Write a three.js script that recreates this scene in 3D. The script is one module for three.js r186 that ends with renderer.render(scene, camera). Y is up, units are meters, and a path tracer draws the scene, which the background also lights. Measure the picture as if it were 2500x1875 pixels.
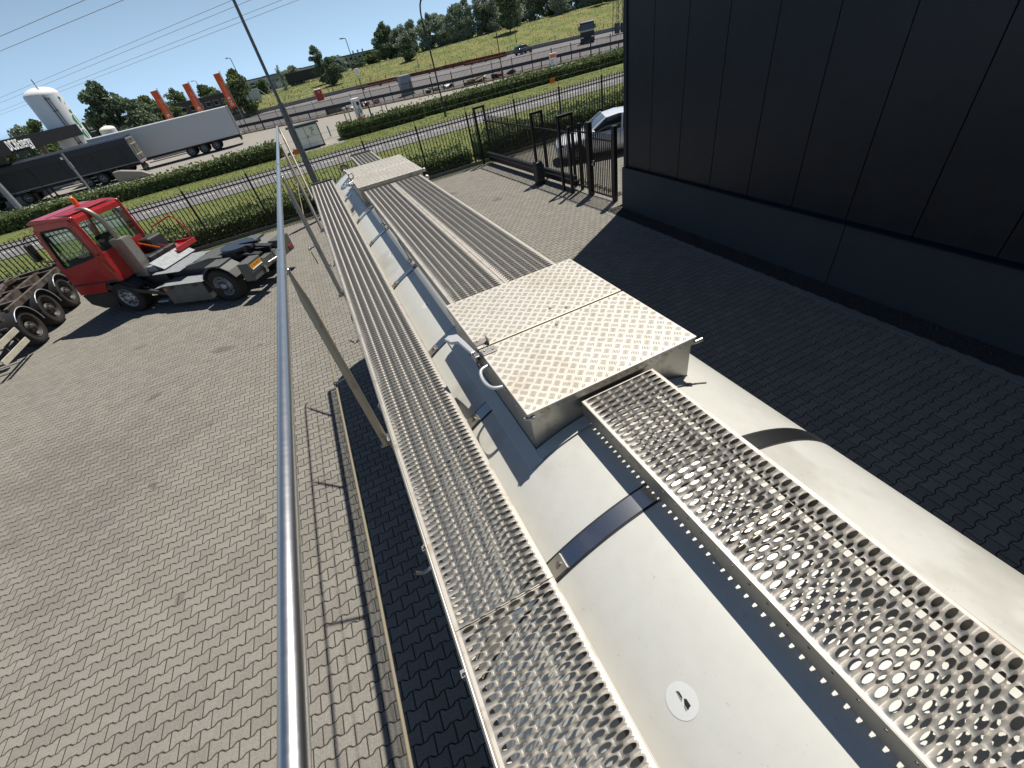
import * as THREE from 'three';
import { mergeGeometries } from 'three/addons/utils/BufferGeometryUtils.js';
import { RoundedBoxGeometry } from 'three/addons/geometries/RoundedBoxGeometry.js';
import { TextGeometry } from 'three/addons/geometries/TextGeometry.js';
import { FontLoader } from 'three/addons/loaders/FontLoader.js';

// ------------------------------------------------------------------ camera, sky, sun, exposure
// x is to the right, y up; F is the distance ahead of the photographer (z = -F)
const scene = new THREE.Scene();
const camera = new THREE.PerspectiveCamera(85.25, 4 / 3, 0.05, 3000);
camera.position.set(0, 4.8, 0);
{
  const n = (v) => { const l = Math.hypot(...v); return v.map((c) => c / l); };
  const dr = [0.89334405, -0.3942588, 0.21563028], dt = n([-574, -743.5, 1018.633]), dd = n([276, 1182.5, 1018.633]);
  const m = new THREE.Matrix4().makeBasis(
    new THREE.Vector3(dr[0], -dd[0], -dt[0]), new THREE.Vector3(-dr[1], dd[1], dt[1]), new THREE.Vector3(-dr[2], dd[2], dt[2]));
  camera.quaternion.setFromRotationMatrix(m);
}
const SUN_AZ = 44.3 * Math.PI / 180, SUN_EL = 60 * Math.PI / 180;
const sunDir = new THREE.Vector3(Math.sin(SUN_AZ) * Math.cos(SUN_EL), Math.sin(SUN_EL), -Math.cos(SUN_AZ) * Math.cos(SUN_EL));
{
  const W = 512, Hh = 256, d = new Float32Array(W * Hh * 4), v = new THREE.Vector3();
  const zen = [0.034, 0.066, 0.145], hor = [0.45, 0.66, 0.89], gnd = [0.1, 0.1, 0.09], K = 1.0;
  for (let j = 0; j < Hh; j++) for (let i = 0; i < W; i++) {
    const phi = (i + 0.5) / W * 2 * Math.PI - Math.PI, th = (j + 0.5) / Hh * Math.PI - Math.PI / 2;
    v.set(Math.cos(th) * Math.cos(phi), Math.sin(th), Math.cos(th) * Math.sin(phi));
    const e = Math.max(0, v.y), t = Math.pow(1 - e, 4), near = Math.pow(Math.max(0, v.dot(sunDir)), 10) * 0.14;
    for (let c = 0; c < 3; c++) {
      let q = zen[c] * (1 - t) + hor[c] * t + near * [1, 0.95, 0.85][c];
      if (v.y < 0) q = gnd[c] + (hor[c] - gnd[c]) * Math.exp(v.y * 40);
      d[(j * W + i) * 4 + c] = q * K;
    }
    d[(j * W + i) * 4 + 3] = 1;
  }
  const sky = new THREE.DataTexture(d, W, Hh, THREE.RGBAFormat, THREE.FloatType);
  sky.mapping = THREE.EquirectangularReflectionMapping; sky.magFilter = THREE.LinearFilter; sky.needsUpdate = true;
  scene.background = sky; scene.environment = sky;
}
const sun = new THREE.DirectionalLight(new THREE.Color(1.0, 0.95, 0.86), 5);
sun.position.copy(sunDir).multiplyScalar(150); sun.target.position.set(0, 0, -20);
sun.castShadow = true; sun.shadow.mapSize.set(4096, 4096); sun.shadow.radius = 1; sun.shadow.bias = -0.0004;
Object.assign(sun.shadow.camera, { left: -120, right: 120, top: 120, bottom: -120, near: 1, far: 500 });
scene.add(sun, sun.target);
const renderer = new THREE.WebGLRenderer({ antialias: true });
renderer.toneMapping = THREE.LinearToneMapping;
renderer.toneMappingExposure = 1.2;
renderer.shadowMap.enabled = true;

// ------------------------------------------------------------------ helpers
let seed = 20240611;
const rnd = () => { seed = (seed + 0x6D2B79F5) | 0; let t = Math.imul(seed ^ (seed >>> 15), 1 | seed); t = (t + Math.imul(t ^ (t >>> 7), 61 | t)) ^ t; return ((t ^ (t >>> 14)) >>> 0) / 4294967296; };
const rr = (a, b) => a + (b - a) * rnd();
const P = (x, y, F) => new THREE.Vector3(x, y, -F);
const used = new Map();
const numbered = (n) => { const k = used.get(n) || 0; used.set(n, k + 1); return k ? n + '_' + String(k).padStart(3, '0') : n; };
function uvm(g) {            // texture coordinates in metres, by the side a face looks to
  const p = g.attributes.position, n = g.attributes.normal, u = new Float32Array(p.count * 2);
  for (let i = 0; i < p.count; i++) {
    const ax = Math.abs(n.getX(i)), ay = Math.abs(n.getY(i)), az = Math.abs(n.getZ(i));
    if (ay >= ax && ay >= az) { u[2 * i] = p.getX(i); u[2 * i + 1] = p.getZ(i); }
    else if (ax >= az) { u[2 * i] = p.getZ(i); u[2 * i + 1] = p.getY(i); }
    else { u[2 * i] = p.getX(i); u[2 * i + 1] = p.getY(i); }
  }
  g.setAttribute('uv', new THREE.BufferAttribute(u, 2)); return g;
}
const _q = new THREE.Quaternion(), _e = new THREE.Euler(), _m = new THREE.Matrix4(), _s = new THREE.Vector3(1, 1, 1), _v = new THREE.Vector3();
function at(g, x = 0, y = 0, z = 0, rx = 0, ry = 0, rz = 0) {
  _m.compose(_v.set(x, y, z), _q.setFromEuler(_e.set(rx, ry, rz)), _s.set(1, 1, 1)); g.applyMatrix4(_m); return g;
}
const box = (w, h, d, x, y, z, rx, ry, rz) => at(new THREE.BoxGeometry(w, h, d), x, y, z, rx, ry, rz);
const rbox = (w, h, d, r, x, y, z, rx, ry, rz) => at(new RoundedBoxGeometry(w, h, d, 2, r), x, y, z, rx, ry, rz);
const cyl = (r1, r2, h, seg, x, y, z, rx, ry, rz) => at(new THREE.CylinderGeometry(r1, r2, h, seg), x, y, z, rx, ry, rz);
function rod(a, b, r, seg = 10, r2 = r) {
  const d = b.clone().sub(a), l = d.length(), g = new THREE.CylinderGeometry(r2, r, l, seg);
  g.applyQuaternion(new THREE.Quaternion().setFromUnitVectors(new THREE.Vector3(0, 1, 0), d.normalize()));
  const c = a.clone().add(b).multiplyScalar(0.5); g.translate(c.x, c.y, c.z); return g;
}
function bar(a, b, w, h, up = new THREE.Vector3(0, 1, 0)) {      // rectangular bar from a to b
  const d = b.clone().sub(a), l = d.length(); d.normalize();
  const s = new THREE.Vector3().crossVectors(up, d); if (s.lengthSq() < 1e-6) s.set(1, 0, 0); s.normalize();
  const t = new THREE.Vector3().crossVectors(d, s), g = new THREE.BoxGeometry(w, h, l);
  const c = a.clone().add(b).multiplyScalar(0.5);
  g.applyMatrix4(new THREE.Matrix4().makeBasis(s, t, d).setPosition(c)); return g;
}
const curveTube = (pts, r, seg = 24, rad = 8) => new THREE.TubeGeometry(new THREE.CatmullRomCurve3(pts), seg, r, rad, false);
function prism(pts, depth, bevel = 0) {       // outline in x,y pulled out along z, centred on z = 0
  const s = new THREE.Shape(pts.map((p) => new THREE.Vector2(p[0], p[1])));
  const g = new THREE.ExtrudeGeometry(s, { depth: depth - 2 * bevel, bevelEnabled: bevel > 0, bevelThickness: bevel, bevelSize: bevel, bevelOffset: -bevel, bevelSegments: 2, curveSegments: 12 });
  g.translate(0, 0, -depth / 2 + bevel); return g;
}
const flat = (gs) => mergeGeometries(gs.map((g) => { const k = g.index ? g.toNonIndexed() : g; for (const a of Object.keys(k.attributes)) if (!['position', 'normal', 'uv'].includes(a)) k.deleteAttribute(a); k.morphAttributes = {}; return k; }));
const join = (gs) => (Array.isArray(gs) ? (gs.length === 1 ? gs[0] : flat(gs)) : gs);
function mesh(name, gs, mat, parent) {
  const g = join(gs); if (mat.userData.metre) uvm(g);
  const m = new THREE.Mesh(g, mat); m.name = parent === scene ? numbered(name) : name;
  m.castShadow = m.receiveShadow = true; parent.add(m); return m;
}
function part(name, parent, x = 0, y = 0, z = 0, ry = 0) { const g = new THREE.Group(); g.name = name; g.position.set(x, y, z); g.rotation.y = ry; parent.add(g); return g; }
function tag(o, label, category, group) { o.userData.label = label; o.userData.category = category; if (group) o.userData.group = group; return o; }
function thing(name, label, category, x, F, ry = 0, group) {
  const o = new THREE.Group(); o.name = numbered(name); scene.add(o); o.position.set(x, 0, -F); o.rotation.y = ry; return tag(o, label, category, group);
}
function struct(name, gs, mat) { const m = mesh(name, gs, mat, scene); m.userData.kind = 'structure'; return m; }
const isStuff = (o) => { o.userData.kind = 'stuff'; return o; };
function copies(name, g, mat, list, parent, cols) {   // list of Matrix4
  const o = new THREE.InstancedMesh(g, mat, list.length); o.name = parent === scene ? numbered(name) : name;
  list.forEach((m, i) => o.setMatrixAt(i, m)); if (cols) cols.forEach((c, i) => o.setColorAt(i, c));
  o.castShadow = o.receiveShadow = true; parent.add(o); return o;
}
const poly = (pts, y) => { const g = new THREE.ShapeGeometry(new THREE.Shape(pts.map((p) => new THREE.Vector2(p[0], p[1])))); g.rotateX(-Math.PI / 2); g.translate(0, y, 0); return g; };  // (x, F) outline
const sheet = (x0, x1, f0, f1, y) => poly([[x0, f0], [x1, f0], [x1, f1], [x0, f1]], y);

// ------------------------------------------------------------------ textures: colour and grain only
function lattice(n, s) { let z = s; const r = () => { z = (z * 1664525 + 1013904223) >>> 0; return z / 4294967296; }; const a = new Float32Array(n * n); for (let i = 0; i < n * n; i++) a[i] = r(); return (x, y) => { const xi = Math.floor(x), yi = Math.floor(y), fx = x - xi, fy = y - yi, u = fx * fx * (3 - 2 * fx), v = fy * fy * (3 - 2 * fy), w = (i, j) => a[((j % n) + n) % n * n + ((i % n) + n) % n]; return (w(xi, yi) * (1 - u) + w(xi + 1, yi) * u) * (1 - v) + (w(xi, yi + 1) * (1 - u) + w(xi + 1, yi + 1) * u) * v; }; }
function fbmMaker(s) { const L = [4, 8, 16, 32, 64, 128, 256].map((n, i) => [n, lattice(n, s + i * 77)]); return (u, v, lo = 4, hi = 256) => { let t = 0, k = 0, w = 1; for (const [n, f] of L) if (n >= lo && n <= hi) { t += w * f(u * n, v * n); k += w; w *= 0.6; } return t / k; }; }
const enc = (c) => Math.round(255 * Math.pow(Math.min(1, Math.max(0, c)), 1 / 2.2));
function tex(size, metres, fn, srgb = true) {
  const d = new Uint8Array(size * size * 4);
  for (let j = 0; j < size; j++) for (let i = 0; i < size; i++) {
    const c = fn(i / size, j / size), o = (j * size + i) * 4;
    for (let k = 0; k < 3; k++) d[o + k] = srgb ? enc(Array.isArray(c) ? c[k] : c) : Math.round(255 * Math.min(1, Math.max(0, Array.isArray(c) ? c[k] : c)));
    d[o + 3] = 255;
  }
  const t = new THREE.DataTexture(d, size, size, THREE.RGBAFormat); t.wrapS = t.wrapT = THREE.RepeatWrapping; t.magFilter = THREE.LinearFilter; t.minFilter = THREE.LinearMipmapLinearFilter; t.generateMipmaps = true;
  if (srgb) t.colorSpace = THREE.SRGBColorSpace; t.repeat.set(1 / metres, 1 / metres); t.needsUpdate = true; return t;
}
const f1 = fbmMaker(11), f2 = fbmMaker(523), f3 = fbmMaker(9001);
const mixc = (a, b, t) => a.map((c, i) => c + (b[i] - c) * t);
const sst = (a, b, x) => { const t = Math.min(1, Math.max(0, (x - a) / (b - a))); return t * t * (3 - 2 * t); };
function mat(rgb, rough, metal = 0, extra = {}) { const m = new THREE.MeshPhysicalMaterial({ roughness: rough, metalness: metal, ...extra }); m.color.setRGB(...rgb); if (extra.map || extra.bumpMap || extra.roughnessMap) m.userData.metre = true; return m; }
const canvasTex = (w, h, draw) => { const c = document.createElement('canvas'); c.width = w; c.height = h; draw(c.getContext('2d'), w, h); const t = new THREE.CanvasTexture(c); t.colorSpace = THREE.SRGBColorSpace; return t; };

const T = {
  grain: tex(1024, 0.8, (u, v) => { const a = f1(u, v, 128), b = f2(u, v, 64), w = sst(0.66, 0.8, f3(u, v, 128)); return 0.62 + 0.5 * a * b + 0.16 * (f3(u, v, 4, 16) - 0.5) + 0.25 * w; }),
  stain: tex(512, 7, (u, v) => { const s = sst(0.6, 0.78, f2(u, v, 8, 128)); return mixc([1, 0.985, 0.96], [0.72, 0.7, 0.66], 0.5 * s + 0.5 * sst(0.5, 0.7, f1(u, v, 4, 16)) * 0.4); }),
  grass: tex(512, 6, (u, v) => { const a = f1(u, v, 4, 32), b = f2(u, v, 32, 256), c = sst(0.52, 0.72, f3(u, v, 4, 64)); return mixc(mixc([0.55, 0.72, 0.4], [1, 1, 0.9], 0.5 * a + 0.5 * b), [1.0, 0.86, 0.62], c * 0.6).map((q) => q * (0.72 + 0.4 * b)); }),
  dry: tex(512, 14, (u, v) => { const a = f1(u, v, 4, 32), b = f2(u, v, 16, 256), c = sst(0.4, 0.68, f3(u, v, 4, 64)); return mixc([0.62, 0.72, 0.42], [1, 0.88, 0.66], c).map((q) => q * (0.72 + 0.26 * b + 0.16 * a)); }),
  asphalt: tex(512, 2.2, (u, v) => 0.74 + 0.26 * f1(u, v, 64) + 0.16 * (f2(u, v, 4, 16) - 0.5)),
  concrete: tex(512, 3, (u, v) => 0.78 + 0.16 * f1(u, v, 4, 64) + 0.1 * (f2(u, v, 128) - 0.5)),
  paint: tex(1024, 2.4, (u, v) => { const g = f1(u, v, 64, 256), p = sst(0.5, 0.68, f2(u, v, 4, 256)) * sst(0.42, 0.6, f3(u, v, 8, 64)), sp = sst(0.955, 0.985, f3(u, v, 256, 256)); return mixc([1, 0.995, 0.975], [0.56, 0.54, 0.47], Math.min(1, 0.36 * p + 0.5 * sp + 0.16 * g)); }),
  metal: tex(512, 0.6, (u, v) => { const a = f1(u, v, 16, 256), b = sst(0.58, 0.74, f2(u, v, 8, 128)); return mixc([1, 0.985, 0.96], [0.7, 0.63, 0.55], 0.65 * b + 0.2 * a); }),
  brushed: tex(256, 0.5, (u, v) => 0.86 + 0.14 * f1(u * 0.06, v, 64)),
  tread: tex(1024, 1.3, (u, v) => { const b = sst(0.52, 0.7, f2(u, v, 4, 64)), s = sst(0.6, 0.75, f3(u, v, 16, 128)); return mixc(mixc([1, 0.985, 0.945], [0.9, 0.82, 0.73], b * 0.5), [0.7, 0.6, 0.52], s * 0.35); }),
  rust: tex(256, 1.6, (u, v) => mixc([1, 0.9, 0.8], [0.45, 0.3, 0.22], sst(0.4, 0.65, f1(u, v, 8)))),
  dust: tex(512, 1.8, (u, v) => mixc([1, 1, 1], [0.72, 0.7, 0.66], 0.7 * sst(0.45, 0.72, f2(u, v, 8, 256)))),
  galv: tex(256, 0.8, (u, v) => mixc([0.8, 0.82, 0.85], [1, 1, 1], sst(0.35, 0.6, f1(u, v, 16, 64)))),
};
const bump = { grain: tex(512, 0.5, (u, v) => f1(u, v, 64), false), coarse: tex(256, 1, (u, v) => f2(u, v, 16), false) };

const PV = [0.26, 0.242, 0.21];
const M = {
  paver: mat(PV, 0.93, 0, { map: T.grain, bumpMap: bump.grain, bumpScale: 0.0015 }),
  joint: mat([0.028, 0.025, 0.021], 1),
  yard: mat([0.22, 0.2, 0.175], 0.95, 0, { map: T.stain }),
  grass: mat([0.15, 0.165, 0.052], 1, 0, { map: T.grass }),
  blade: mat([0.13, 0.18, 0.045], 0.9),
  dry: mat([0.185, 0.2, 0.08], 1, 0, { map: T.dry }),
  asphalt: mat([0.185, 0.18, 0.178], 0.95, 0, { map: T.asphalt }),
  yard2: mat([0.17, 0.16, 0.162], 0.95, 0, { map: T.asphalt }),
  concrete: mat([0.3, 0.28, 0.245], 0.92, 0, { map: T.concrete }),
  kerb: mat([0.22, 0.21, 0.19], 0.95, 0, { map: T.concrete }),
  white: mat([0.8, 0.79, 0.76], 0.7),
  tank: mat([0.52, 0.52, 0.495], 0.42, 0, { map: T.paint, clearcoat: 0.25, clearcoatRoughness: 0.3 }),
  strap: mat([0.5, 0.5, 0.5], 0.26, 1),
  rubber: mat([0.012, 0.012, 0.013], 0.7),
  deckEdge: mat([0.47, 0.445, 0.405], 0.5, 0.3, { map: T.metal }),
  deck: mat([0.41, 0.395, 0.37], 0.5, 0.45, { map: T.metal }),
  steel: mat([0.3, 0.29, 0.27], 0.45, 0.7, { map: T.metal }),
  stain: mat([0.42, 0.41, 0.38], 0.42, 0.8, { map: T.metal }),
  tube: mat([0.64, 0.63, 0.62], 0.34, 1, { roughnessMap: T.brushed }),
  post: mat([0.34, 0.31, 0.26], 0.45, 0.85, { map: T.metal }),
  tread: mat([0.58, 0.56, 0.52], 0.46, 0.25, { map: T.tread }),
  treadBarShaded: mat([0.13, 0.115, 0.095], 0.85, 0, { map: T.tread }),  // lid plate's own bars, coloured darker to stand in for shading beside sun glint
  aluWhite: mat([0.5, 0.51, 0.53], 0.35, 0.35),
  bolt: mat([0.4, 0.39, 0.37], 0.35, 1),
  black: mat([0.018, 0.018, 0.02], 0.5),
  fence: mat([0.012, 0.013, 0.014], 0.42, 0.2),
  clad: mat([0.0085, 0.0145, 0.024], 0.42, 0, { specularIntensity: 0.6, map: T.dust }),
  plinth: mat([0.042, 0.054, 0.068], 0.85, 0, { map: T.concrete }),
  gravel: mat([0.05, 0.048, 0.045], 1, 0, { map: T.grain }),
  red: mat([0.42, 0.011, 0.011], 0.32, 0, { map: T.dust, clearcoat: 0.6, clearcoatRoughness: 0.18 }),
  redDark: mat([0.3, 0.012, 0.012], 0.4),
  grey: mat([0.1, 0.105, 0.1], 0.6, 0.1, { map: T.dust }),
  greyD: mat([0.03, 0.032, 0.035], 0.55, 0.1, { map: T.dust }),
  galv: mat([0.28, 0.29, 0.3], 0.65, 0.2, { map: T.galv }),
  grease: mat([0.05, 0.055, 0.07], 0.28, 0.6),
  tyre: mat([0.022, 0.021, 0.02], 0.88, 0, { bumpMap: bump.coarse, bumpScale: 0.004 }),
  rim: mat([0.36, 0.37, 0.39], 0.45, 0.6, { map: T.dust }),
  rimD: mat([0.06, 0.055, 0.052], 0.6, 0.3, { map: T.dust }),
  glass: new THREE.MeshPhysicalMaterial({ color: new THREE.Color().setRGB(0.84, 0.92, 0.88), roughness: 0.02, transmission: 1, thickness: 0, ior: 1.45 }),
  glassD: mat([0.02, 0.026, 0.032], 0.06, 0, { clearcoat: 1 }),
  orange: mat([0.75, 0.2, 0.015], 0.55), amber: mat([0.75, 0.16, 0.01], 0.25),
  rusty: mat([0.2, 0.085, 0.055], 0.85, 0, { map: T.rust }),
  boxWhite: mat([0.5, 0.515, 0.53], 0.5),
  truckBlk: mat([0.013, 0.014, 0.017], 0.5, 0, { map: T.dust }),
  curtain: mat([0.022, 0.024, 0.028], 0.6, 0, { map: T.dust }),
  rope: mat([0.46, 0.38, 0.24], 0.9),
  cream: mat([0.88, 0.86, 0.76], 0.55),
  darkRoof: mat([0.07, 0.085, 0.1], 0.5),
  brick: mat([0.12, 0.09, 0.075], 0.9),
  bldWhite: mat([0.55, 0.58, 0.6], 0.7), bldGrey: mat([0.24, 0.27, 0.29], 0.75), bldDark: mat([0.07, 0.08, 0.09], 0.7),
  blue: mat([0.02, 0.035, 0.12], 0.4), flag: mat([0.8, 0.16, 0.075], 0.8), silo: mat([0.78, 0.78, 0.79], 0.45), siloTop: mat([0.8, 0.76, 0.62], 0.5),
  green: mat([0.03, 0.22, 0.08], 0.5), lampGrey: mat([0.17, 0.175, 0.18], 0.5, 0.6, { map: T.galv }), wire: mat([0.5, 0.55, 0.65], 0.7),
  bark: mat([0.12, 0.095, 0.07], 0.95), tan: mat([0.5, 0.47, 0.38], 0.7, 0, { map: T.dust }), cord: mat([0.22, 0.19, 0.13], 0.9), tarp: mat([0.018, 0.022, 0.035], 0.42),
  decal: mat([0.58, 0.585, 0.57], 0.4), vinyl: mat([0.82, 0.82, 0.8], 0.4), ink: mat([0.015, 0.015, 0.016], 0.5), fasciaDark: mat([0.014, 0.016, 0.02], 1, 0, { specularIntensity: 0.2 }), shelf: mat([0.25, 0.2, 0.16], 0.8),
  leaf: mat([1, 1, 1], 0.75), leafV: mat([1, 1, 1], 0.85, 0, { vertexColors: true, side: THREE.DoubleSide, transmission: 0.3, thickness: 0 }), chassisMix: mat([0.1, 0.093, 0.088], 0.8, 0.1, { map: T.rust }), soil: mat([0.12, 0.095, 0.065], 1, 0, { map: T.grain }),
};
M.leaf.transmission = 0; M.leaf.side = THREE.DoubleSide;
// ------------------------------------------------------------------ ground, roads, paving
const wallF = (x) => 120 - Math.max(0, x - 16) * 0.43 + Math.max(0, x - 70) * 0.2;
const crestH = (x) => Math.min(5.1, Math.max(1.7, 2.0 + 0.031 * x));
const landH = (x, F) => sst(0, 58, F - wallF(x) - 2) * crestH(x) * (F > wallF(x) ? 1 : 0);
struct('ground', sheet(-900, 900, -200, 1600, -0.06), M.grass);
struct('verge', [sheet(-70, 90, 22.0, 32.35, -0.024), sheet(-70, 90, 37.4, 46.2, -0.024)], M.grass);
struct('road', sheet(-70, 90, 32.4, 37.3, -0.02), M.asphalt);
{
  const dashes = part('road_markings', scene); dashes.userData.kind = 'structure';
  for (let x = -40; x < 45; x += 1.62) mesh('dash', sheet(x, x + 1.12, 34.53, 34.63, -0.016), M.white, dashes);
  const kerbs = part('road_kerbs', scene); kerbs.userData.kind = 'structure';
  mesh('kerb', box(160, 0.14, 0.16, 10, -0.03, -37.4), M.kerb, kerbs); mesh('kerb', box(160, 0.12, 0.14, 10, -0.05, -32.36), M.kerb, kerbs);
}
struct('forecourt', poly([[-70, 46], [90, 46], [90, 44], [62, 47], [34, 57.2], [19.5, 60.6], [7.6, 67.2], [-4.2, 74], [-12, 78], [-70, 92]], -0.028), M.concrete);
struct('bank', poly([[-70, 92.3], [-12, 78.3], [-4.2, 74.3], [7.6, 67.5], [19.5, 60.9], [34, 57.5], [62, 47.3], [90, 44.3], [90, 52], [62, 50], [34, 60], [19.5, 63.4], [7.6, 70.2], [-4.2, 77], [-12, 81], [-70, 96]], 0.03), M.soil);
struct('depot_yard', poly([[-70, 96], [-12, 81], [-4.2, 77], [7.6, 70.2], [19.5, 63.4], [34, 60], [62, 50], [140, 50], [140, 78], [70, 97], [16, 119.6], [-70, 119.6]], -0.02), M.yard2);
{ // grassy embankment behind the depot
  const nx = 150, nf = 40, p = [], idx = [];
  for (let j = 0; j <= nf; j++) for (let i = 0; i <= nx; i++) {
    const x = -150 + 360 * i / nx, F = wallF(x) + 0.4 + 170 * Math.pow(j / nf, 1.3);
    p.push(x, landH(x, F) + (j ? 0.5 * (f1(x / 60, F / 40, 4, 32) - 0.5) : -0.3), -F);
  }
  for (let j = 0; j < nf; j++) for (let i = 0; i < nx; i++) { const a = j * (nx + 1) + i, b = a + 1, c = a + nx + 1; idx.push(a, b, c, b, c + 1, c); }
  const g = new THREE.BufferGeometry(); g.setAttribute('position', new THREE.Float32BufferAttribute(p, 3)); g.setIndex(idx); g.computeVertexNormals();
  struct('embankment', g, M.dry);
}
// yard of interlocking bone-shaped blocks, 200 mm by 140 mm
{
  struct('yard_bedding', [sheet(-16.1, 7.46, -3, 21.15, -0.0068), sheet(7.46, 24, 11.21, 21.15, -0.0068)], M.joint);
  struct('yard_margin', [sheet(-60, -16.1, -30, 21.15, -0.004), sheet(-16.1, 40, -30, -3, -0.004)], M.yard);
  const half = [[0, 0.0825], [0.028, 0.0825], [0.064, 0.0575], [0.136, 0.0575], [0.172, 0.0825], [0.2, 0.0825]];
  const ring = [...half, ...half.slice().reverse().map(([x, y]) => [x, -y])].map(([x, y]) => [x - 0.1, y]);
  const shrink = (d) => ring.map(([x, y]) => [x - Math.sign(x) * (Math.abs(x) > 0.09 ? d * 1.25 : 0), y - Math.sign(y) * d]);
  const block = (b, tilt) => {
    const o = shrink(0.0042), t = shrink(0.0042 + b), pos = [], idx = [], N = ring.length;
    const h = (x) => tilt * x;
    for (const [x, y] of t) pos.push(x, h(x), -y); for (const [x, y] of t) pos.push(x, h(x), -y); for (const [x, y] of o) pos.push(x, -b * 0.9 + h(x), -y); for (const [x, y] of o) pos.push(x, -0.02, -y);
    for (let i = 0; i < 5; i++) { const a = i, c = N - 1 - i; idx.push(a, c, a + 1, a + 1, c, c - 1); }
    for (let k = 1; k < 3; k++) for (let i = 0; i < N; i++) { const j = (i + 1) % N, a = k * N; idx.push(a + i, a + j, a + N + i, a + j, a + N + j, a + N + i); }
    let g = new THREE.BufferGeometry(); g.setAttribute('position', new THREE.Float32BufferAttribute(pos, 3)); g.setIndex(idx);
    g = g.toNonIndexed(); g.computeVertexNormals(); return uvm(g);
  };
  const kinds = [block(0.0055, 0), block(0.006, 0.004), block(0.005, -0.004)];
  camera.updateMatrixWorld(); camera.updateProjectionMatrix();
  const all = [], v = new THREE.Vector3();
  const lay = (x0, x1, f0, f1_) => { let r = 0; for (let F = f0; F < f1_; F += 0.14, r++) for (let x = x0 + (r % 2) * 0.1; x < x1; x += 0.2) all.push([x + 0.1, F + 0.07]); };
  lay(-16, 7.34, -2.8, 11.2); lay(-16, 8.46, 11.2, 21.0); lay(8.7, 23, 11.4, 21.0);
  for (const a of all) {
    v.set(a[0], 0, -a[1]).project(camera); const d2 = a[0] ** 2 + 23 + a[1] ** 2;
    const inView = Math.abs(v.x) < 1 && Math.abs(v.y) < 1 && v.z < 1 && (a[0] / 4.8 < -0.14 || a[0] / 4.8 > 0.95);
    a[2] = inView ? 1 / d2 : 0;
  }
  all.sort((a, b) => b[2] - a[2]);
  const paving = part('yard_paving', scene); paving.userData.kind = 'structure';
  const tones = Array.from({ length: 9 }, (_, i) => { const c = M.paver.clone(), k = 0.92 + 0.02 * i; c.color.setRGB(PV[0] * k, PV[1] * k * (1 + 0.008 * ((i % 3) - 1)), PV[2] * k * (1 + 0.015 * ((i % 3) - 1))); c.map = T.grain.clone(); c.map.offset.set(rnd(), rnd()); return c; });
  const lists = [[], [], []], cols = [[], [], []];
  all.forEach(([x, F], i) => {
    const dy = rr(-0.0015, 0.0015), k = Math.floor(rnd() * 3);
    if (i < 300) { const m = new THREE.Mesh(kinds[k], tones[Math.floor(rnd() * 9)]); m.name = i ? 'paving_block_' + String(i).padStart(3, '0') : 'paving_block'; m.position.set(x, dy, -F); m.castShadow = m.receiveShadow = true; paving.add(m); return; }
    lists[k].push(new THREE.Matrix4().makeTranslation(x, dy, -F));
    const q = rr(0.9, 1.1) * (1 - 0.13 * sst(0.55, 0.75, f2(x / 22, F / 22, 4, 64))), w = rr(-0.012, 0.012);
    cols[k].push(new THREE.Color(q * (1 + w), q, q * (1 - w)));
  });
  lists.forEach((l, k) => isStuff(copies('paving_blocks', kinds[k], M.paver, l, paving, cols[k])));
}
{ // dried oil spots on the blocks
  const al = (k) => tex(128, 1, (u, v) => { const d = Math.hypot(u - 0.5, (v - 0.5) * 1.0) * 2, n = f2(u * 0.6 + k * 0.17, v * 0.6 + k * 0.31, 4, 64); return 0.3 * sst(0.95, 0.25, d + (n - 0.5) * 1.5) * (0.5 + 0.5 * f1(u + k, v, 32)); }, false);
  const ms = [1, 2, 3].map((k) => { const a = al(k); a.repeat.set(1, 1); return new THREE.MeshPhysicalMaterial({ color: new THREE.Color().setRGB(0.06, 0.055, 0.05), roughness: 0.7, transparent: true, alphaMap: a }); });
  const spots = [[-3.88, 11.13, 0.5, 0.2], [-6.24, 13.1, 0.26, 0.14], [-3.81, 8.03, 0.12, 0.1], [-4.62, 6.83, 0.1, 0.16], [-3.79, 4.26, 0.1, 0.12], [-2.96, 10.65, 0.14, 0.1], [-5.25, 9.95, 0.3, 0.12], [-2.79, 5.02, 0.08, 0.1], [5.6, 15.5, 0.4, 0.3], [4.6, 18, 0.4, 0.25]];
  const stains = part('oil_stains', scene); stains.userData.kind = 'structure';
  spots.forEach(([x, F, w, d], i) => { const g = new THREE.PlaneGeometry(2 * w, 2 * d); g.rotateX(-Math.PI / 2); g.rotateY(rr(-0.6, 0.6)); g.translate(x, 0.0035 + 0.0002 * i, -F); const m = mesh('oil_stain', g, ms[i % 3], stains); m.castShadow = false; });
}
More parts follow.
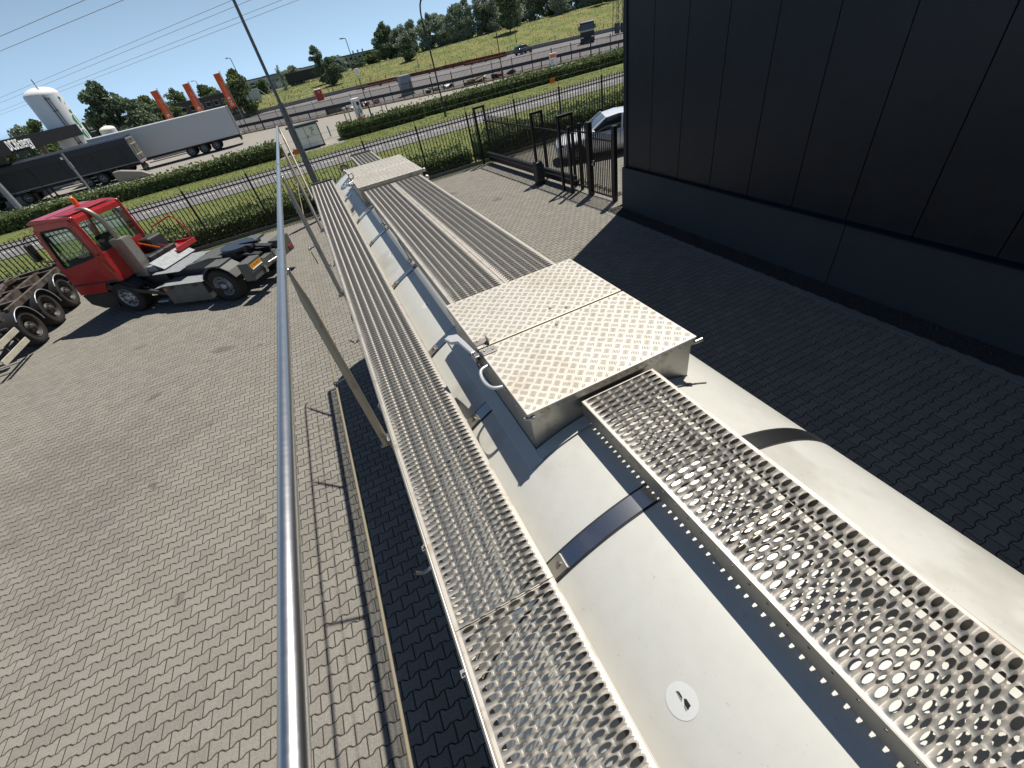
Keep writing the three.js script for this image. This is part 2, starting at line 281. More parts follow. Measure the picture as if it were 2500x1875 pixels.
// ------------------------------------------------------------------ dark clad hall with concrete plinth
{
  const b = thing('industrial_hall', 'dark anthracite clad hall wall with grey concrete plinth beside the yard', 'building', 8.0, 0);
  mesh('core', box(22, 9, 34, 11.06, 4.5, 6.2), M.black, b);
  const pan = flat([rbox(0.045, 7.75, 1.044, 0.008, 0, 5.06, 0)]);
  for (let i = 0; i < 22; i++) { const F = 10.88 - 1.056 * i; const m = mesh('cladding_panel', pan, M.clad, b); m.position.set(0.03, 0, -(F - 0.528)); }
  const end = flat([rbox(1.04, 7.75, 0.045, 0.006, 0, 5.06, 0)]);
  for (let i = 0; i < 20; i++) { const m = mesh('cladding_panel', end, M.clad, b); m.position.set(0.62 + 1.056 * i, 0, -10.85); }
  mesh('corner_trim', [box(0.1, 7.75, 0.03, 0.04, 5.06, -10.93), box(0.03, 7.75, 0.1, -0.005, 5.06, -10.85)], M.clad, b);
  mesh('roof_trim', [box(0.3, 0.3, 33.5, 0.05, 9.0, 5.9), box(22, 0.3, 0.3, 10.9, 9.0, -10.98)], M.clad, b);
  mesh('flashing', [box(0.13, 0.025, 33, -0.03, 1.165, 5.6, 0, 0, 0.12), box(21.5, 0.025, 0.13, 10.8, 1.165, -10.98)], M.clad, b);
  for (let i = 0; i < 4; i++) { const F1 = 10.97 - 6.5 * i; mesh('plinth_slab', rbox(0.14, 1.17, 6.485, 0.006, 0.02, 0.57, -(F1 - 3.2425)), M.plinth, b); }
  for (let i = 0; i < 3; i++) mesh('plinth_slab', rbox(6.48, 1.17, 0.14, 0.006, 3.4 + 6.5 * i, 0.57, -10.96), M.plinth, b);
  struct('gravel_strip', sheet(7.46, 7.97, -14, 11.2, -0.006), M.gravel);
  struct('edging_kerb', box(0.12, 0.1, 25.2, 7.4, -0.044, 1.4), M.kerb);
  const st = [], pg = new THREE.IcosahedronGeometry(0.02, 0); for (let i = 0; i < 900; i++) { const s = rr(0.5, 1.3); st.push(new THREE.Matrix4().compose(new THREE.Vector3(rr(7.48, 7.94), 0.002, -rr(1.5, 11.1)), new THREE.Quaternion().setFromEuler(new THREE.Euler(rr(0, 6), rr(0, 6), 0)), new THREE.Vector3(s, s * 0.6, s))); }
  const gr = isStuff(copies('gravel', pg, M.gravel, st, scene)); tag(gr, 'loose dark gravel in the strip along the hall plinth', 'gravel');
}
// ------------------------------------------------------------------ bar fence along the road
{
  const f = thing('bar_fence', 'black steel bar fence along the road behind the yard', 'fence', 0, 21.35);
  const pk = flat([box(0.029, 2.02, 0.029, 0, 1.12, 0), at(new THREE.ConeGeometry(0.017, 0.03, 4), 0, 2.145, 0, 0, Math.PI / 4)]);
  const postG = box(0.07, 2.2, 0.07, 0, 1.1, 0), extG = rod(new THREE.Vector3(0, 2.2, 0), new THREE.Vector3(-0.02, 2.86, -0.04), 0.012, 6);
  for (let k = -10; k < 8; k++) {
    const x = 7.04 + 2.42 * k;
    mesh('post', postG, M.fence, f).position.x = x; mesh('wire_arm', extG, M.fence, f).position.x = x;
    for (const y of [0.24, 1.93]) mesh('rail', box(2.35, 0.045, 0.03, x + 1.21, y, 0), M.fence, f);
    for (let i = 1; i < 16; i++) mesh('picket', pk, M.fence, f).position.x = x + 2.42 * i / 16;
  }
  for (const y of [2.34, 2.58, 2.82]) mesh('guard_wire', rod(new THREE.Vector3(-17.2, y, -0.03), new THREE.Vector3(26, y, -0.03), 0.004, 4), M.fence, f);
  mesh('base_board', box(43.5, 0.16, 0.06, 4.4, 0.06, 0.03), M.kerb, f);
}
// ------------------------------------------------------------------ sliding gate and pedestrian gate next to the hall
{
  const X0 = 8.12, F0 = 11.6, ry = 0.0484;
  const leaf = thing('sliding_gate', 'black sliding bar gate closing the drive beside the hall', 'gate', X0, F0, ry);
  const pk = box(0.021, 1.72, 0.021, 0, 1.14, 0);
  for (let s = 2.1; s < 9.3; s += 0.115) mesh('picket', pk, M.fence, leaf).position.set(0, 0, -s);
  mesh('top_rail', box(0.05, 0.05, 7.3, 0, 1.78, -5.7), M.fence, leaf);
  mesh('bottom_beam', box(0.14, 0.18, 7.3, 0, 0.22, -5.7), M.fence, leaf);
  mesh('drive_tube', [rod(new THREE.Vector3(-0.09, 0.44, -2.0), new THREE.Vector3(-0.09, 0.44, -9.3), 0.075, 14), ...Array.from({ length: 62 }, (_, i) => cyl(0.083, 0.083, 0.07, 14, -0.09, 0.44, -2.1 - i * 0.116, Math.PI / 2))], M.greyD, leaf);
  const port = (s, w, label, wide) => {
    const g = thing('gate_portal', label, 'gate frame', X0, F0, ry, 'frames over the sliding gate');
    for (const x of [-w, w * 0.6]) mesh('post', rbox(0.09, 2.34, 0.09, 0.01, x, 1.17, -s), M.fence, g);
    mesh('cross_beam', rbox(w * 1.6 + 0.09, 0.09, 0.1, 0.01, -w * 0.2, 2.29, -s), M.fence, g);
    if (wide) { mesh('post', rbox(0.09, 2.05, 0.09, 0.01, -w, 1.03, -s + 0.55), M.fence, g); mesh('post', rbox(0.09, 2.05, 0.09, 0.01, w * 0.4, 1.03, -s + 0.5), M.fence, g); }
  };
  port(9.55, 0.3, 'black gate frame at the far fence corner'); port(4.35, 0.27, 'black gate frame behind the motor housing'); port(2.45, 0.32, 'wide black gate frame nearest the pedestrian gate', true);
  const mo = thing('gate_motor', 'black gate motor housing on the sliding gate tube', 'motor', 7.5, 15.55, ry);
  mesh('housing', rbox(0.34, 0.62, 0.3, 0.04, 0, 0.42, 0), M.greyD, mo); mesh('cap', rbox(0.3, 0.1, 0.28, 0.03, 0, 0.76, 0), M.fence, mo); mesh('foot', box(0.3, 0.1, 0.26, 0, 0.05, 0), M.fence, mo); mesh('nut', cyl(0.03, 0.03, 0.05, 6, -0.02, 0.84, 0.08), M.bolt, mo);
  const pg = thing('pedestrian_gate', 'narrow black bar gate between posts at the hall corner', 'gate', X0, F0, ry);
  for (let s = 0.12; s < 1.08; s += 0.095) mesh('picket', box(0.024, 1.8, 0.024, 0, 1.0, -s), M.fence, pg);
  for (const y of [0.12, 1.72]) mesh('rail', box(0.04, 0.045, 1.05, 0, y, -0.6), M.fence, pg);
  mesh('lock', [box(0.05, 0.16, 0.09, 0, 1.0, -1.05), curveTube([new THREE.Vector3(-0.04, 1.0, -1.02), new THREE.Vector3(-0.1, 1.0, -1.02), new THREE.Vector3(-0.1, 1.0, -0.88)], 0.011)], M.steel, pg);
  const p1 = thing('gate_post', 'thick black gate post between pedestrian gate and sliding gate', 'post', X0, F0, ry); mesh('shaft', rbox(0.16, 2.12, 0.16, 0.012, -0.02, 1.06, -1.2), M.fence, p1); mesh('cap', rbox(0.18, 0.04, 0.18, 0.01, -0.02, 2.14, -1.2), M.fence, p1);
  const p2 = thing('gate_post', 'black gate post standing against the hall corner', 'post', X0, F0, ry); mesh('shaft', rbox(0.13, 2.08, 0.13, 0.012, 0.04, 1.04, -0.02), M.fence, p2); mesh('cap', rbox(0.15, 0.04, 0.15, 0.01, 0.04, 2.1, -0.02), M.fence, p2);
  const inf = thing('fence_infill', 'short black bar panel between two gate posts', 'fence', X0, F0, ry);
  for (let s = 1.35; s < 2.0; s += 0.1) mesh('picket', box(0.024, 1.95, 0.024, 0, 1.1, -s), M.fence, inf);
  for (const y of [0.2, 1.85]) mesh('rail', box(0.04, 0.045, 0.72, 0, y, -1.66), M.fence, inf);
}
// ------------------------------------------------------------------ tank trailer
const XC = 0.79, YC = 2.36, R = 1.1;                        // axis of the tank
const tank = thing('tank_trailer', 'white cylindrical tank trailer with perforated walkways and hatch boxes on top', 'trailer', 0, 0);
const tankY = (x) => YC + Math.sqrt(Math.max(0, R * R - (x - XC) ** 2));
{
  const pr = [[0.001, 8.92], [0.35, 8.88], [0.7, 8.76], [0.95, 8.6], [1.06, 8.47], [R, 8.34]];
  const body = new THREE.CylinderGeometry(R, R, 12.74, 160, 40, true); body.rotateX(Math.PI / 2); body.translate(XC, YC, -1.97);
  const u = body.attributes.uv, p = body.attributes.position; for (let i = 0; i < p.count; i++) u.setXY(i, Math.atan2(p.getX(i) - XC, p.getY(i) - YC) * R, p.getZ(i));
  const shell = new THREE.Mesh(body, M.tank); shell.name = 'shell'; shell.castShadow = shell.receiveShadow = true; tank.add(shell);
  const dish = (f0, s) => { const g = new THREE.LatheGeometry(pr.map(([r, f]) => new THREE.Vector2(r, (f - 8.34) * s)), 96); g.rotateX(-Math.PI / 2); g.translate(XC, YC, -f0); return g; };
  mesh('end_dish', dish(8.34, 1), M.tank, tank); mesh('end_dish', dish(-4.4, -1), M.tank, tank);
  const ringAt = (f, w, r, m, name, parent = tank) => { const g = new THREE.CylinderGeometry(r, r, w, 128, 1, true); g.rotateX(Math.PI / 2); g.translate(XC, YC, -f); const e = [1, -1].map((s) => { const k = new THREE.RingGeometry(r - 0.008, r, 128); k.translate(XC, YC, -f + s * w / 2); return k; }); return mesh(name, [g, ...e], m, parent); };
  for (const f of [-1.6, -0.45, 0.69, 1.57, 2.33, 3.52, 4.75, 5.72, 6.98]) { const s = ringAt(f, 0.068, R + 0.0045, M.strap, 'strap'); ringAt(f, 0.084, R + 0.002, M.rubber, 'strap_rubber', s); }
  ringAt(8.34, 0.04, R + 0.012, M.stain, 'end_ring');
  // brackets that hold the walkway, bolted on the straps
  for (const f of [0.69, 1.57, 2.33, 3.52, 4.75, 5.72, 6.98]) {
    const x = 0.21, y = tankY(x), a = Math.atan2(x - XC, y - YC);
    const b = mesh('bracket', [rbox(0.075, 0.006, 0.062, 0.002, x, y + 0.009, -f, 0, 0, -a), box(0.006, 0.09, 0.062, 0.17, y + 0.012, -f)], M.stain, tank);
    mesh('bolt', cyl(0.008, 0.008, 0.012, 6, x + 0.01, tankY(x + 0.01) + 0.018, -f, 0, 0, -a), M.bolt, b);
  }
  // undercarriage
  mesh('chassis', [box(0.16, 0.28, 12.4, XC - 0.45, 1.12, -2.0), box(0.16, 0.28, 12.4, XC + 0.45, 1.12, -2.0), ...[-3, -1, 1, 3, 5, 7].map((f) => box(1.06, 0.16, 0.12, XC, 1.1, -f))], M.greyD, tank);
  for (const f of [-3.2, -0.5, 2.4, 5.0, 7.4]) mesh('saddle', box(1.3, 0.36, 0.16, XC, 1.36, -f), M.greyD, tank);
  const tyreG = () => { const g = new THREE.LatheGeometry([[0.3, -0.17], [0.46, -0.185], [0.515, -0.15], [0.525, 0], [0.515, 0.15], [0.46, 0.185], [0.3, 0.17]].map(([a, b]) => new THREE.Vector2(a, b)), 40); g.rotateZ(Math.PI / 2); return g; };
  for (const f of [-3.4, -2.1, -0.8]) {
    mesh('axle', rod(P(XC - 1.0, 0.525, f), P(XC + 1.0, 0.525, f), 0.07), M.greyD, tank);
    for (const s of [-1, 1]) { const w = part('wheel', tank, XC + s * 1.03, 0.525, -f); mesh('tyre', tyreG(), M.tyre, w); mesh('rim', [cyl(0.3, 0.26, 0.3, 28, 0, 0, 0, 0, 0, Math.PI / 2), cyl(0.12, 0.12, 0.38, 14, 0, 0, 0, 0, 0, Math.PI / 2)], M.rim, w); }
  }
  for (const s of [-1, 1]) mesh('mudguard', [...Array.from({ length: 3 }, (_, i) => { const g = new THREE.CylinderGeometry(0.6, 0.6, 0.4, 20, 1, true, 0.37, 2.4); g.rotateZ(Math.PI / 2); g.translate(XC + s * 1.03, 0.53, 3.4 - 1.3 * i); return g; })], M.black, tank);
  for (const s of [-1, 1]) mesh('landing_leg', [box(0.12, 1.0, 0.12, XC + s * 0.6, 0.55, -6.2), box(0.26, 0.05, 0.26, XC + s * 0.6, 0.025, -6.2)], M.greyD, tank);
}
// perforated anti-slip plate: raised serrated holes with smaller sunk holes between them
const PX = 0.028, PZ = 0.0145;
function cell(nl, nr) {     // nl, nr: sunk quarter holes at the left and right corners
  const a = 0.0218, b = 0.0076, a2 = 0.0182, b2 = 0.0044, hr = 0.0065, hd = 0.0045, K = 4, ang = new Set();
  for (let i = 0; i < 40; i++) ang.add(+(i / 40 * 2 * Math.PI).toFixed(5));
  for (const q of [[PX, PZ - b2], [PX - a2, PZ]]) for (const sx of [1, -1]) for (const sz of [1, -1]) { const t = Math.atan2(sz * q[1], sx * q[0]); ang.add(+((t + 2 * Math.PI) % (2 * Math.PI)).toFixed(5)); }
  for (const sx of [1, -1]) for (const sz of [1, -1]) ang.add(+((Math.atan2(sz * PZ, sx * PX) + 2 * Math.PI) % (2 * Math.PI)).toFixed(5));
  const A = [...ang].sort((x, y) => x - y), N = A.length, pos = [], idx = [], onNotch = [];
  const notched = (sx) => (sx > 0 ? nr : nl);
  A.forEach((t) => {
    const dx = Math.cos(t), dz = Math.sin(t), tin = 1 / Math.hypot(dx / a, dz / b);
    let tout = Math.min(PX / Math.max(1e-9, Math.abs(dx)), PZ / Math.max(1e-9, Math.abs(dz))), hit = false; const sx = dx >= 0 ? 1 : -1, sz = dz >= 0 ? 1 : -1;
    if (notched(sx)) { const cx = sx * PX, cz = sz * PZ, A_ = (dx / a2) ** 2 + (dz / b2) ** 2, B_ = -2 * (dx * cx / a2 ** 2 + dz * cz / b2 ** 2), C_ = (cx / a2) ** 2 + (cz / b2) ** 2 - 1, D_ = B_ * B_ - 4 * A_ * C_; if (D_ > 0) { const q = (-B_ - Math.sqrt(D_)) / (2 * A_); if (q > 0 && q <= tout + 1e-7) { tout = q; hit = true; } } }
    onNotch.push(hit);
    const ox = dx * tout, oz = dz * tout; let g = 0;
    if (notched(sx)) { const e = Math.hypot((ox - sx * PX) / a2, (oz - sz * PZ) / b2); g = Math.max(0, 1 - (e - 1) / 0.9) ** 2; }
    const h0 = -hd * g;
    for (let k = 0; k <= K; k++) { const s = k / K, r = tin + (tout - tin) * s, w = (1 - s) ** 1.7; pos.push(dx * r, hr * w + h0 * s * s * (1 - w), dz * r); }
  });
  for (let i = 0; i < N; i++) { const j = (i + 1) % N; for (let k = 0; k < K; k++) { const p = i * (K + 1) + k, q = j * (K + 1) + k; idx.push(p, q, p + 1, q, q + 1, p + 1); } }
  let base = pos.length / 3;                     // serrated lip of the raised hole
  A.forEach((t, i) => { const dx = Math.cos(t), dz = Math.sin(t), r = 1 / Math.hypot(dx / a, dz / b); pos.push(dx * r, hr, dz * r); pos.push(dx * r * 0.95, hr + (i % 2 ? 0.0034 : 0.0004), dz * r * 0.95); });
  for (let i = 0; i < N; i++) { const j = (i + 1) % N, p = base + 2 * i, q = base + 2 * j; idx.push(p, p + 1, q, q, p + 1, q + 1); }
  base = pos.length / 3;                         // short neck of the sunk holes
  A.forEach((t, i) => { const o = (i * (K + 1) + K) * 3; pos.push(pos[o], pos[o + 1], pos[o + 2], pos[o], pos[o + 1] - 0.0035, pos[o + 2]); });
  for (let i = 0; i < N; i++) { const j = (i + 1) % N; if (onNotch[i] && onNotch[j]) { const p = base + 2 * i, q = base + 2 * j; idx.push(p, q, p + 1, q, q + 1, p + 1); } }
  const g = new THREE.BufferGeometry(); g.setAttribute('position', new THREE.Float32BufferAttribute(pos, 3)); g.setIndex(idx); g.computeVertexNormals();
  return uvm(g);
}
const rowG = (() => { const gs = []; for (let i = 0; i < 6; i++) { const g = cell(i > 0, i < 5); g.translate((i - 2.5) * 2 * PX, 0, 0); gs.push(g); } return mergeGeometries(gs); })();
function plank(parent, name, xc, y, f0, f1, w, holed, fl = 0.075, side = 0) {      // one walkway plank: deck, edges, flanges
  const g = part(name, parent), n = Math.floor((f1 - f0 - 0.004) / (2 * PZ)), spare = (f1 - f0) - n * 2 * PZ, s = f0 + (side < 0 ? 0.001 : side > 0 ? spare - 0.001 : spare / 2), L = f1 - f0, fm = -(f0 + f1) / 2;
  const ms = []; for (let i = 0; i < n; i++) ms.push(new THREE.Matrix4().makeTranslation(xc, y, -(s + PZ + i * 2 * PZ)));
  isStuff(copies('perforated_deck', rowG, M.deck, ms, g));
  const e = w / 2 - 6 * PX, ends = (s - f0);
  mesh('edge_strip', [-1, 1].map((k) => box(e, 0.003, L, xc + k * (6 * PX + e / 2), y - 0.0015, fm)).concat(side ? [] : [-1, 1].map((k) => box(12 * PX, 0.003, ends, xc, y - 0.0015, fm - k * (L / 2 - ends / 2)))), M.deckEdge, g);
  for (const k of [-1, 1]) {
    if (holed && k < 0) {
      const sh = new THREE.Shape([[0, 0], [L, 0], [L, -fl], [0, -fl]].map((p) => new THREE.Vector2(...p)));
      for (let q = 0.03; q < L - 0.02; q += 0.058) { const h = new THREE.Path(); h.absarc(q, -0.022, 0.0042, 0, 2 * Math.PI, true); sh.holes.push(h); }
      const eg = new THREE.ExtrudeGeometry(sh, { depth: 0.003, bevelEnabled: false, curveSegments: 5 }); eg.rotateY(Math.PI / 2); eg.translate(xc - w / 2 - 0.0015, y, -f0); mesh('flange', eg, M.steel, g);
    } else mesh('flange', box(0.003, fl, L, xc + k * w / 2, y - fl / 2, fm), M.steel, g);
    mesh('fold', [rod(P(xc + k * w / 2, y - 0.0022, f0), P(xc + k * w / 2, y - 0.0022, f1), 0.0024, 8), box(0.025, 0.003, L, xc + k * (w / 2 - 0.014), y - fl, fm)], M.deckEdge, g);
  }
  for (const q of [-f0 - 0.002, -f1 + 0.002]) mesh('end_plate', box(w - 0.006, fl, 0.003, xc, y - fl / 2 - 0.005, q), M.steel, g);
  return g;
}
{
  plank(tank, 'side_walkway', -0.008, 3.36, 0.6415, 8.35, 0.362, false, 0.075, -1); plank(tank, 'side_walkway', -0.008, 3.3592, -3.8, 0.6395, 0.362, false, 0.075, 1);
  plank(tank, 'top_plank', 0.79, 3.57, -1.9, 1.125, 0.36, true); plank(tank, 'top_plank', 0.602, 3.57, 2.255, 5.86, 0.372); plank(tank, 'top_plank', 0.98, 3.57, 2.255, 5.86, 0.372); plank(tank, 'top_plank', 0.8, 3.57, 7.31, 8.63, 0.37);
  const cap = (x, y, f, w) => mesh('end_cap', rbox(w, 0.05, 0.05, 0.02, x, y + 0.005, -f), M.rubber, tank); cap(-0.008, 3.355, 8.38, 0.36); cap(0.8, 3.565, 8.66, 0.37);
  for (const f of [-1.2, 0.4, 2.5, 3.7, 4.9, 5.75, 7.6, 8.1]) { const h = f > 2 && f < 6 ? 0.33 : 0.15; mesh('support', [box(2 * h, 0.025, 0.04, XC, 3.483, -f), box(0.03, 0.09, 0.04, XC - h * 0.8, 3.44, -f), box(0.03, 0.09, 0.04, XC + h * 0.8, 3.44, -f)], M.steel, tank); }
  // outer curb of the side walkway
  mesh('walkway_curb', [rod(P(-0.196, 3.356, -3.8), P(-0.196, 3.356, 8.35), 0.007, 8), box(0.006, 0.07, 12.15, -0.194, 3.32, -2.275)], M.stain, tank);
  for (const f of [0.52, 0.98, 1.93, 3.1, 4.4, 5.6]) mesh('clip', [box(0.016, 0.03, 0.022, -0.205, 3.345, -f), cyl(0.005, 0.005, 0.02, 6, -0.2, 3.366, -f)], M.bolt, tank);
}
function hatchBox(f0, f1, split, detail) {
  const g = part('hatch_box', tank), y = 3.62, xl = 0.366, xr = 1.222, w = xr - xl, xm = (xl + xr) / 2, bl = xl + 0.016, br = xr - 0.016;
  const side = [[bl, tankY(bl) - 0.02], [br, tankY(br) - 0.02], [br, y - 0.045], [bl, y - 0.045]];
  const wallShape = () => { const s = new THREE.Shape(); s.moveTo(bl, y - 0.036); s.lineTo(br, y - 0.036); s.lineTo(br, tankY(br) - 0.01); for (let i = 1; i <= 16; i++) { const x = br + (bl - br) * i / 16; s.lineTo(x, tankY(x) - 0.01); } s.closePath(); return s; };
  for (const f of [f0 + 0.016, f1 - 0.016]) { const e = new THREE.ExtrudeGeometry(wallShape(), { depth: 0.004, bevelEnabled: false }); e.translate(0, 0, -f - 0.002); mesh('box_wall', e, M.stain, g); }
  const h0 = tankY(bl) - 0.02; for (const x of [bl, br]) mesh('box_wall', box(0.004, y - 0.036 - h0, f1 - f0 - 0.04, x, (y - 0.036 + h0) / 2, -(f0 + f1) / 2), M.stain, g);
  // raised coaming around the foot
  const co = []; for (const [s, x] of [[-1, bl - 0.035], [1, br + 0.035]]) { const a = Math.atan2(x - XC, tankY(x) - YC); co.push(rbox(0.07, 0.012, f1 - f0 + 0.1, 0.004, x, tankY(x) + 0.004, -(f0 + f1) / 2, 0, 0, -a)); }
  for (const f of [f0 - 0.022, f1 + 0.022]) { const t0 = Math.asin((bl - 0.06 - XC) / R), t1 = Math.asin((br + 0.06 - XC) / R), c = new THREE.CylinderGeometry(R + 0.009, R + 0.009, 0.06, 40, 1, true, t0, t1 - t0); c.rotateX(Math.PI / 2); c.rotateZ(0); const q = c.attributes.position; co.push((() => { c.translate(0, 0, 0); return c; })()); 
    for (let i = 0; i < q.count; i++) { const x = q.getX(i), yy = q.getY(i); const ang = Math.atan2(x, -yy); q.setXYZ(i, XC + (R + 0.009) * Math.sin(ang), YC + (R + 0.009) * Math.cos(ang), -f + (q.getZ(i))); } c.computeVertexNormals(); }
  mesh('coaming', co, M.tank, g);
  const lids = split ? [[f0, split - 0.006], [split + 0.006, f1]] : [[f0, f1]];
  const bars = [];
  const zb = new THREE.Vector3(0, 1, 0), pitch = 0.0413;
  for (const [a, b] of lids) {
    mesh('lid', [rbox(w, 0.008, b - a, 0.003, xm, y - 0.004, -(a + b) / 2)], M.tread, g);
    mesh('lid_lip', [box(0.005, 0.036, b - a - 0.01, xl + 0.003, y - 0.022, -(a + b) / 2), box(0.005, 0.036, b - a - 0.01, xr - 0.003, y - 0.022, -(a + b) / 2), box(w - 0.01, 0.036, 0.005, xm, y - 0.022, -a - 0.003), box(w - 0.01, 0.036, 0.005, xm, y - 0.022, -b + 0.003)], M.stain, g);
    const n = 40;
    for (let i = -n; i < n; i++) for (let j = -n; j < n; j++) {
      const cx = xm + (i + j) * pitch * Math.SQRT1_2, cf = (a + b) / 2 + (i - j) * pitch * Math.SQRT1_2, odd = (i + j) & 1, th = odd ? Math.PI / 4 : -Math.PI / 4;
      for (let k = -2; k <= 2; k++) { const o = k * 0.0068, x = cx - Math.sin(th) * o, f = cf + Math.cos(th) * o; if (x > xl + 0.014 && x < xr - 0.014 && f > a + 0.013 && f < b - 0.013) bars.push(new THREE.Matrix4().compose(new THREE.Vector3(x, y, -f), new THREE.Quaternion().setFromAxisAngle(zb, th), new THREE.Vector3(1, 1, 1))); }
    }
    for (const s of [0, 1]) for (let i = 0; i < 22; i++) { const q = (i + 0.5) / 22 * w; bars.push(new THREE.Matrix4().compose(new THREE.Vector3(xl + q, y - 0.02, s ? -b + 0.0008 : -a - 0.0005), new THREE.Quaternion().setFromEuler(new THREE.Euler(Math.PI / 2, 0, i % 2 ? 0.78 : -0.78)), new THREE.Vector3(0.9, 1, 1))); }
  }
  const bg = new THREE.SphereGeometry(1, 8, 4, 0, Math.PI * 2, 0, Math.PI / 2); bg.scale(0.0152, 0.0008, 0.0016); uvm(bg);
  isStuff(copies('tread_bars', bg, M.treadBarShaded, bars, g));
  if (detail) {
    mesh('hinge_rod', [rod(P(xl + 0.03, y + 0.002, split), P(xr - 0.01, y + 0.002, split), 0.006, 8)], M.post, g);
    for (const [x, f] of [[0.9, split + 0.05], [0.83, split + 0.1], [0.78, split - 0.06]]) mesh('drain_bolt', cyl(0.008, 0.009, 0.006, 8, x, y + 0.003, -f), M.bolt, g);
    mesh('hinge_plate', [rbox(0.075, 0.004, 0.05, 0.0015, xl + 0.04, y + 0.004, -split + 0.045), box(0.07, 0.004, 0.045, xl + 0.035, y + 0.004, -split - 0.05), box(0.004, 0.045, 0.04, xl + 0.062, y + 0.02, -split - 0.02)], M.stain, g);
    for (const [x, f] of [[xl + 0.018, split - 0.04], [xl + 0.06, split - 0.05], [xl + 0.02, split + 0.06]]) mesh('rivet', at(new THREE.SphereGeometry(0.006, 8, 6), x, y + 0.007, -f), M.bolt, g);
    mesh('pull_handle', curveTube([P(xl + 0.004, y - 0.022, split - 0.12), P(xl - 0.045, y - 0.02, split - 0.14), P(xl - 0.062, y - 0.025, split - 0.21), P(xl - 0.045, y - 0.02, split - 0.29), P(xl + 0.004, y - 0.022, split - 0.31)], 0.0085, 30, 10), M.aluWhite, g);
    mesh('latch_lever', [prism([[0, 0.012], [0.15, 0.018], [0.17, 0.05], [0.225, 0.062], [0.24, 0.03], [0.215, -0.012], [0.12, -0.014], [0, -0.012]], 0.02, 0.005)].map((q) => { q.rotateX(-Math.PI / 2); q.rotateY(Math.PI / 2 + 0.12); q.translate(xl - 0.028, y - 0.012, -split - 0.0); return q; }), M.aluWhite, g);
    mesh('latch_body', [box(0.02, 0.06, 0.07, xl - 0.012, y - 0.05, -split), rbox(0.03, 0.03, 0.05, 0.006, xl - 0.022, y - 0.028, -split + 0.01), rod(P(xl - 0.03, y - 0.055, split - 0.03), P(xl - 0.03, y - 0.055, split + 0.05), 0.007, 8)], M.bolt, g);
    mesh('hinge_bolt', [rod(P(xl - 0.012, y - 0.028, f0 + 0.012), P(xl + 0.03, y - 0.028, f0 - 0.006), 0.008, 8), rod(P(xr - 0.012, y - 0.03, f0 + 0.0), P(xr + 0.028, y - 0.026, f0 - 0.004), 0.009, 8)], M.bolt, g);
    for (const f of [f0 + 0.1, f0 + 0.22]) mesh('rivet', at(new THREE.SphereGeometry(0.007, 8, 6), xl - 0.001, y - 0.024, -f), M.aluWhite, g);
  } else {
    mesh('latch_body', [rbox(0.05, 0.03, 0.2, 0.01, xl - 0.02, y - 0.03, -(f0 + 0.5)), curveTube([P(xl, y - 0.01, f0 + 0.3), P(xl - 0.07, y - 0.02, f0 + 0.36), P(xl - 0.07, y - 0.02, f0 + 0.46), P(xl, y - 0.01, f0 + 0.52)], 0.01), at(new THREE.TorusGeometry(0.035, 0.009, 6, 14), xl + 0.01, y + 0.035, -(f0 + 0.62), 0, 0.5, 0)], M.bolt, g);
    mesh('hinge_bolt', [at(new THREE.SphereGeometry(0.022, 10, 8), xr + 0.02, y - 0.02, -f0 - 0.03), at(new THREE.SphereGeometry(0.03, 10, 8), xr + 0.035, y - 0.12, -f0 - 0.05), at(new THREE.SphereGeometry(0.02, 10, 8), xl - 0.01, y - 0.01, -f1 + 0.02)], M.aluWhite, g);
  }
}
hatchBox(1.14, 2.24, 1.69, true); hatchBox(5.9, 7.29, 6.6, false);
function taper(a, b, w, h) {      // flat tube pressed thin towards its upper end
  const d = b.clone().sub(a), l = d.length(), g = new THREE.CylinderGeometry(0.5, 0.5, l, 14, 14); d.normalize();
  const p = g.attributes.position; for (let i = 0; i < p.count; i++) { const t = p.getY(i) / l + 0.5, k = sst(1.0, 0.84, t) * 0.72 + 0.28; p.setX(i, Math.sign(p.getX(i)) * Math.min(0.4, Math.abs(p.getX(i))) / 0.4 * 0.5 * w * k); p.setZ(i, p.getZ(i) * h * (0.55 + 0.45 * k)); }
  g.computeVertexNormals(); g.applyQuaternion(new THREE.Quaternion().setFromUnitVectors(new THREE.Vector3(0, 1, 0), d)); const c = a.clone().add(b).multiplyScalar(0.5); g.translate(c.x, c.y, c.z); return g;
}
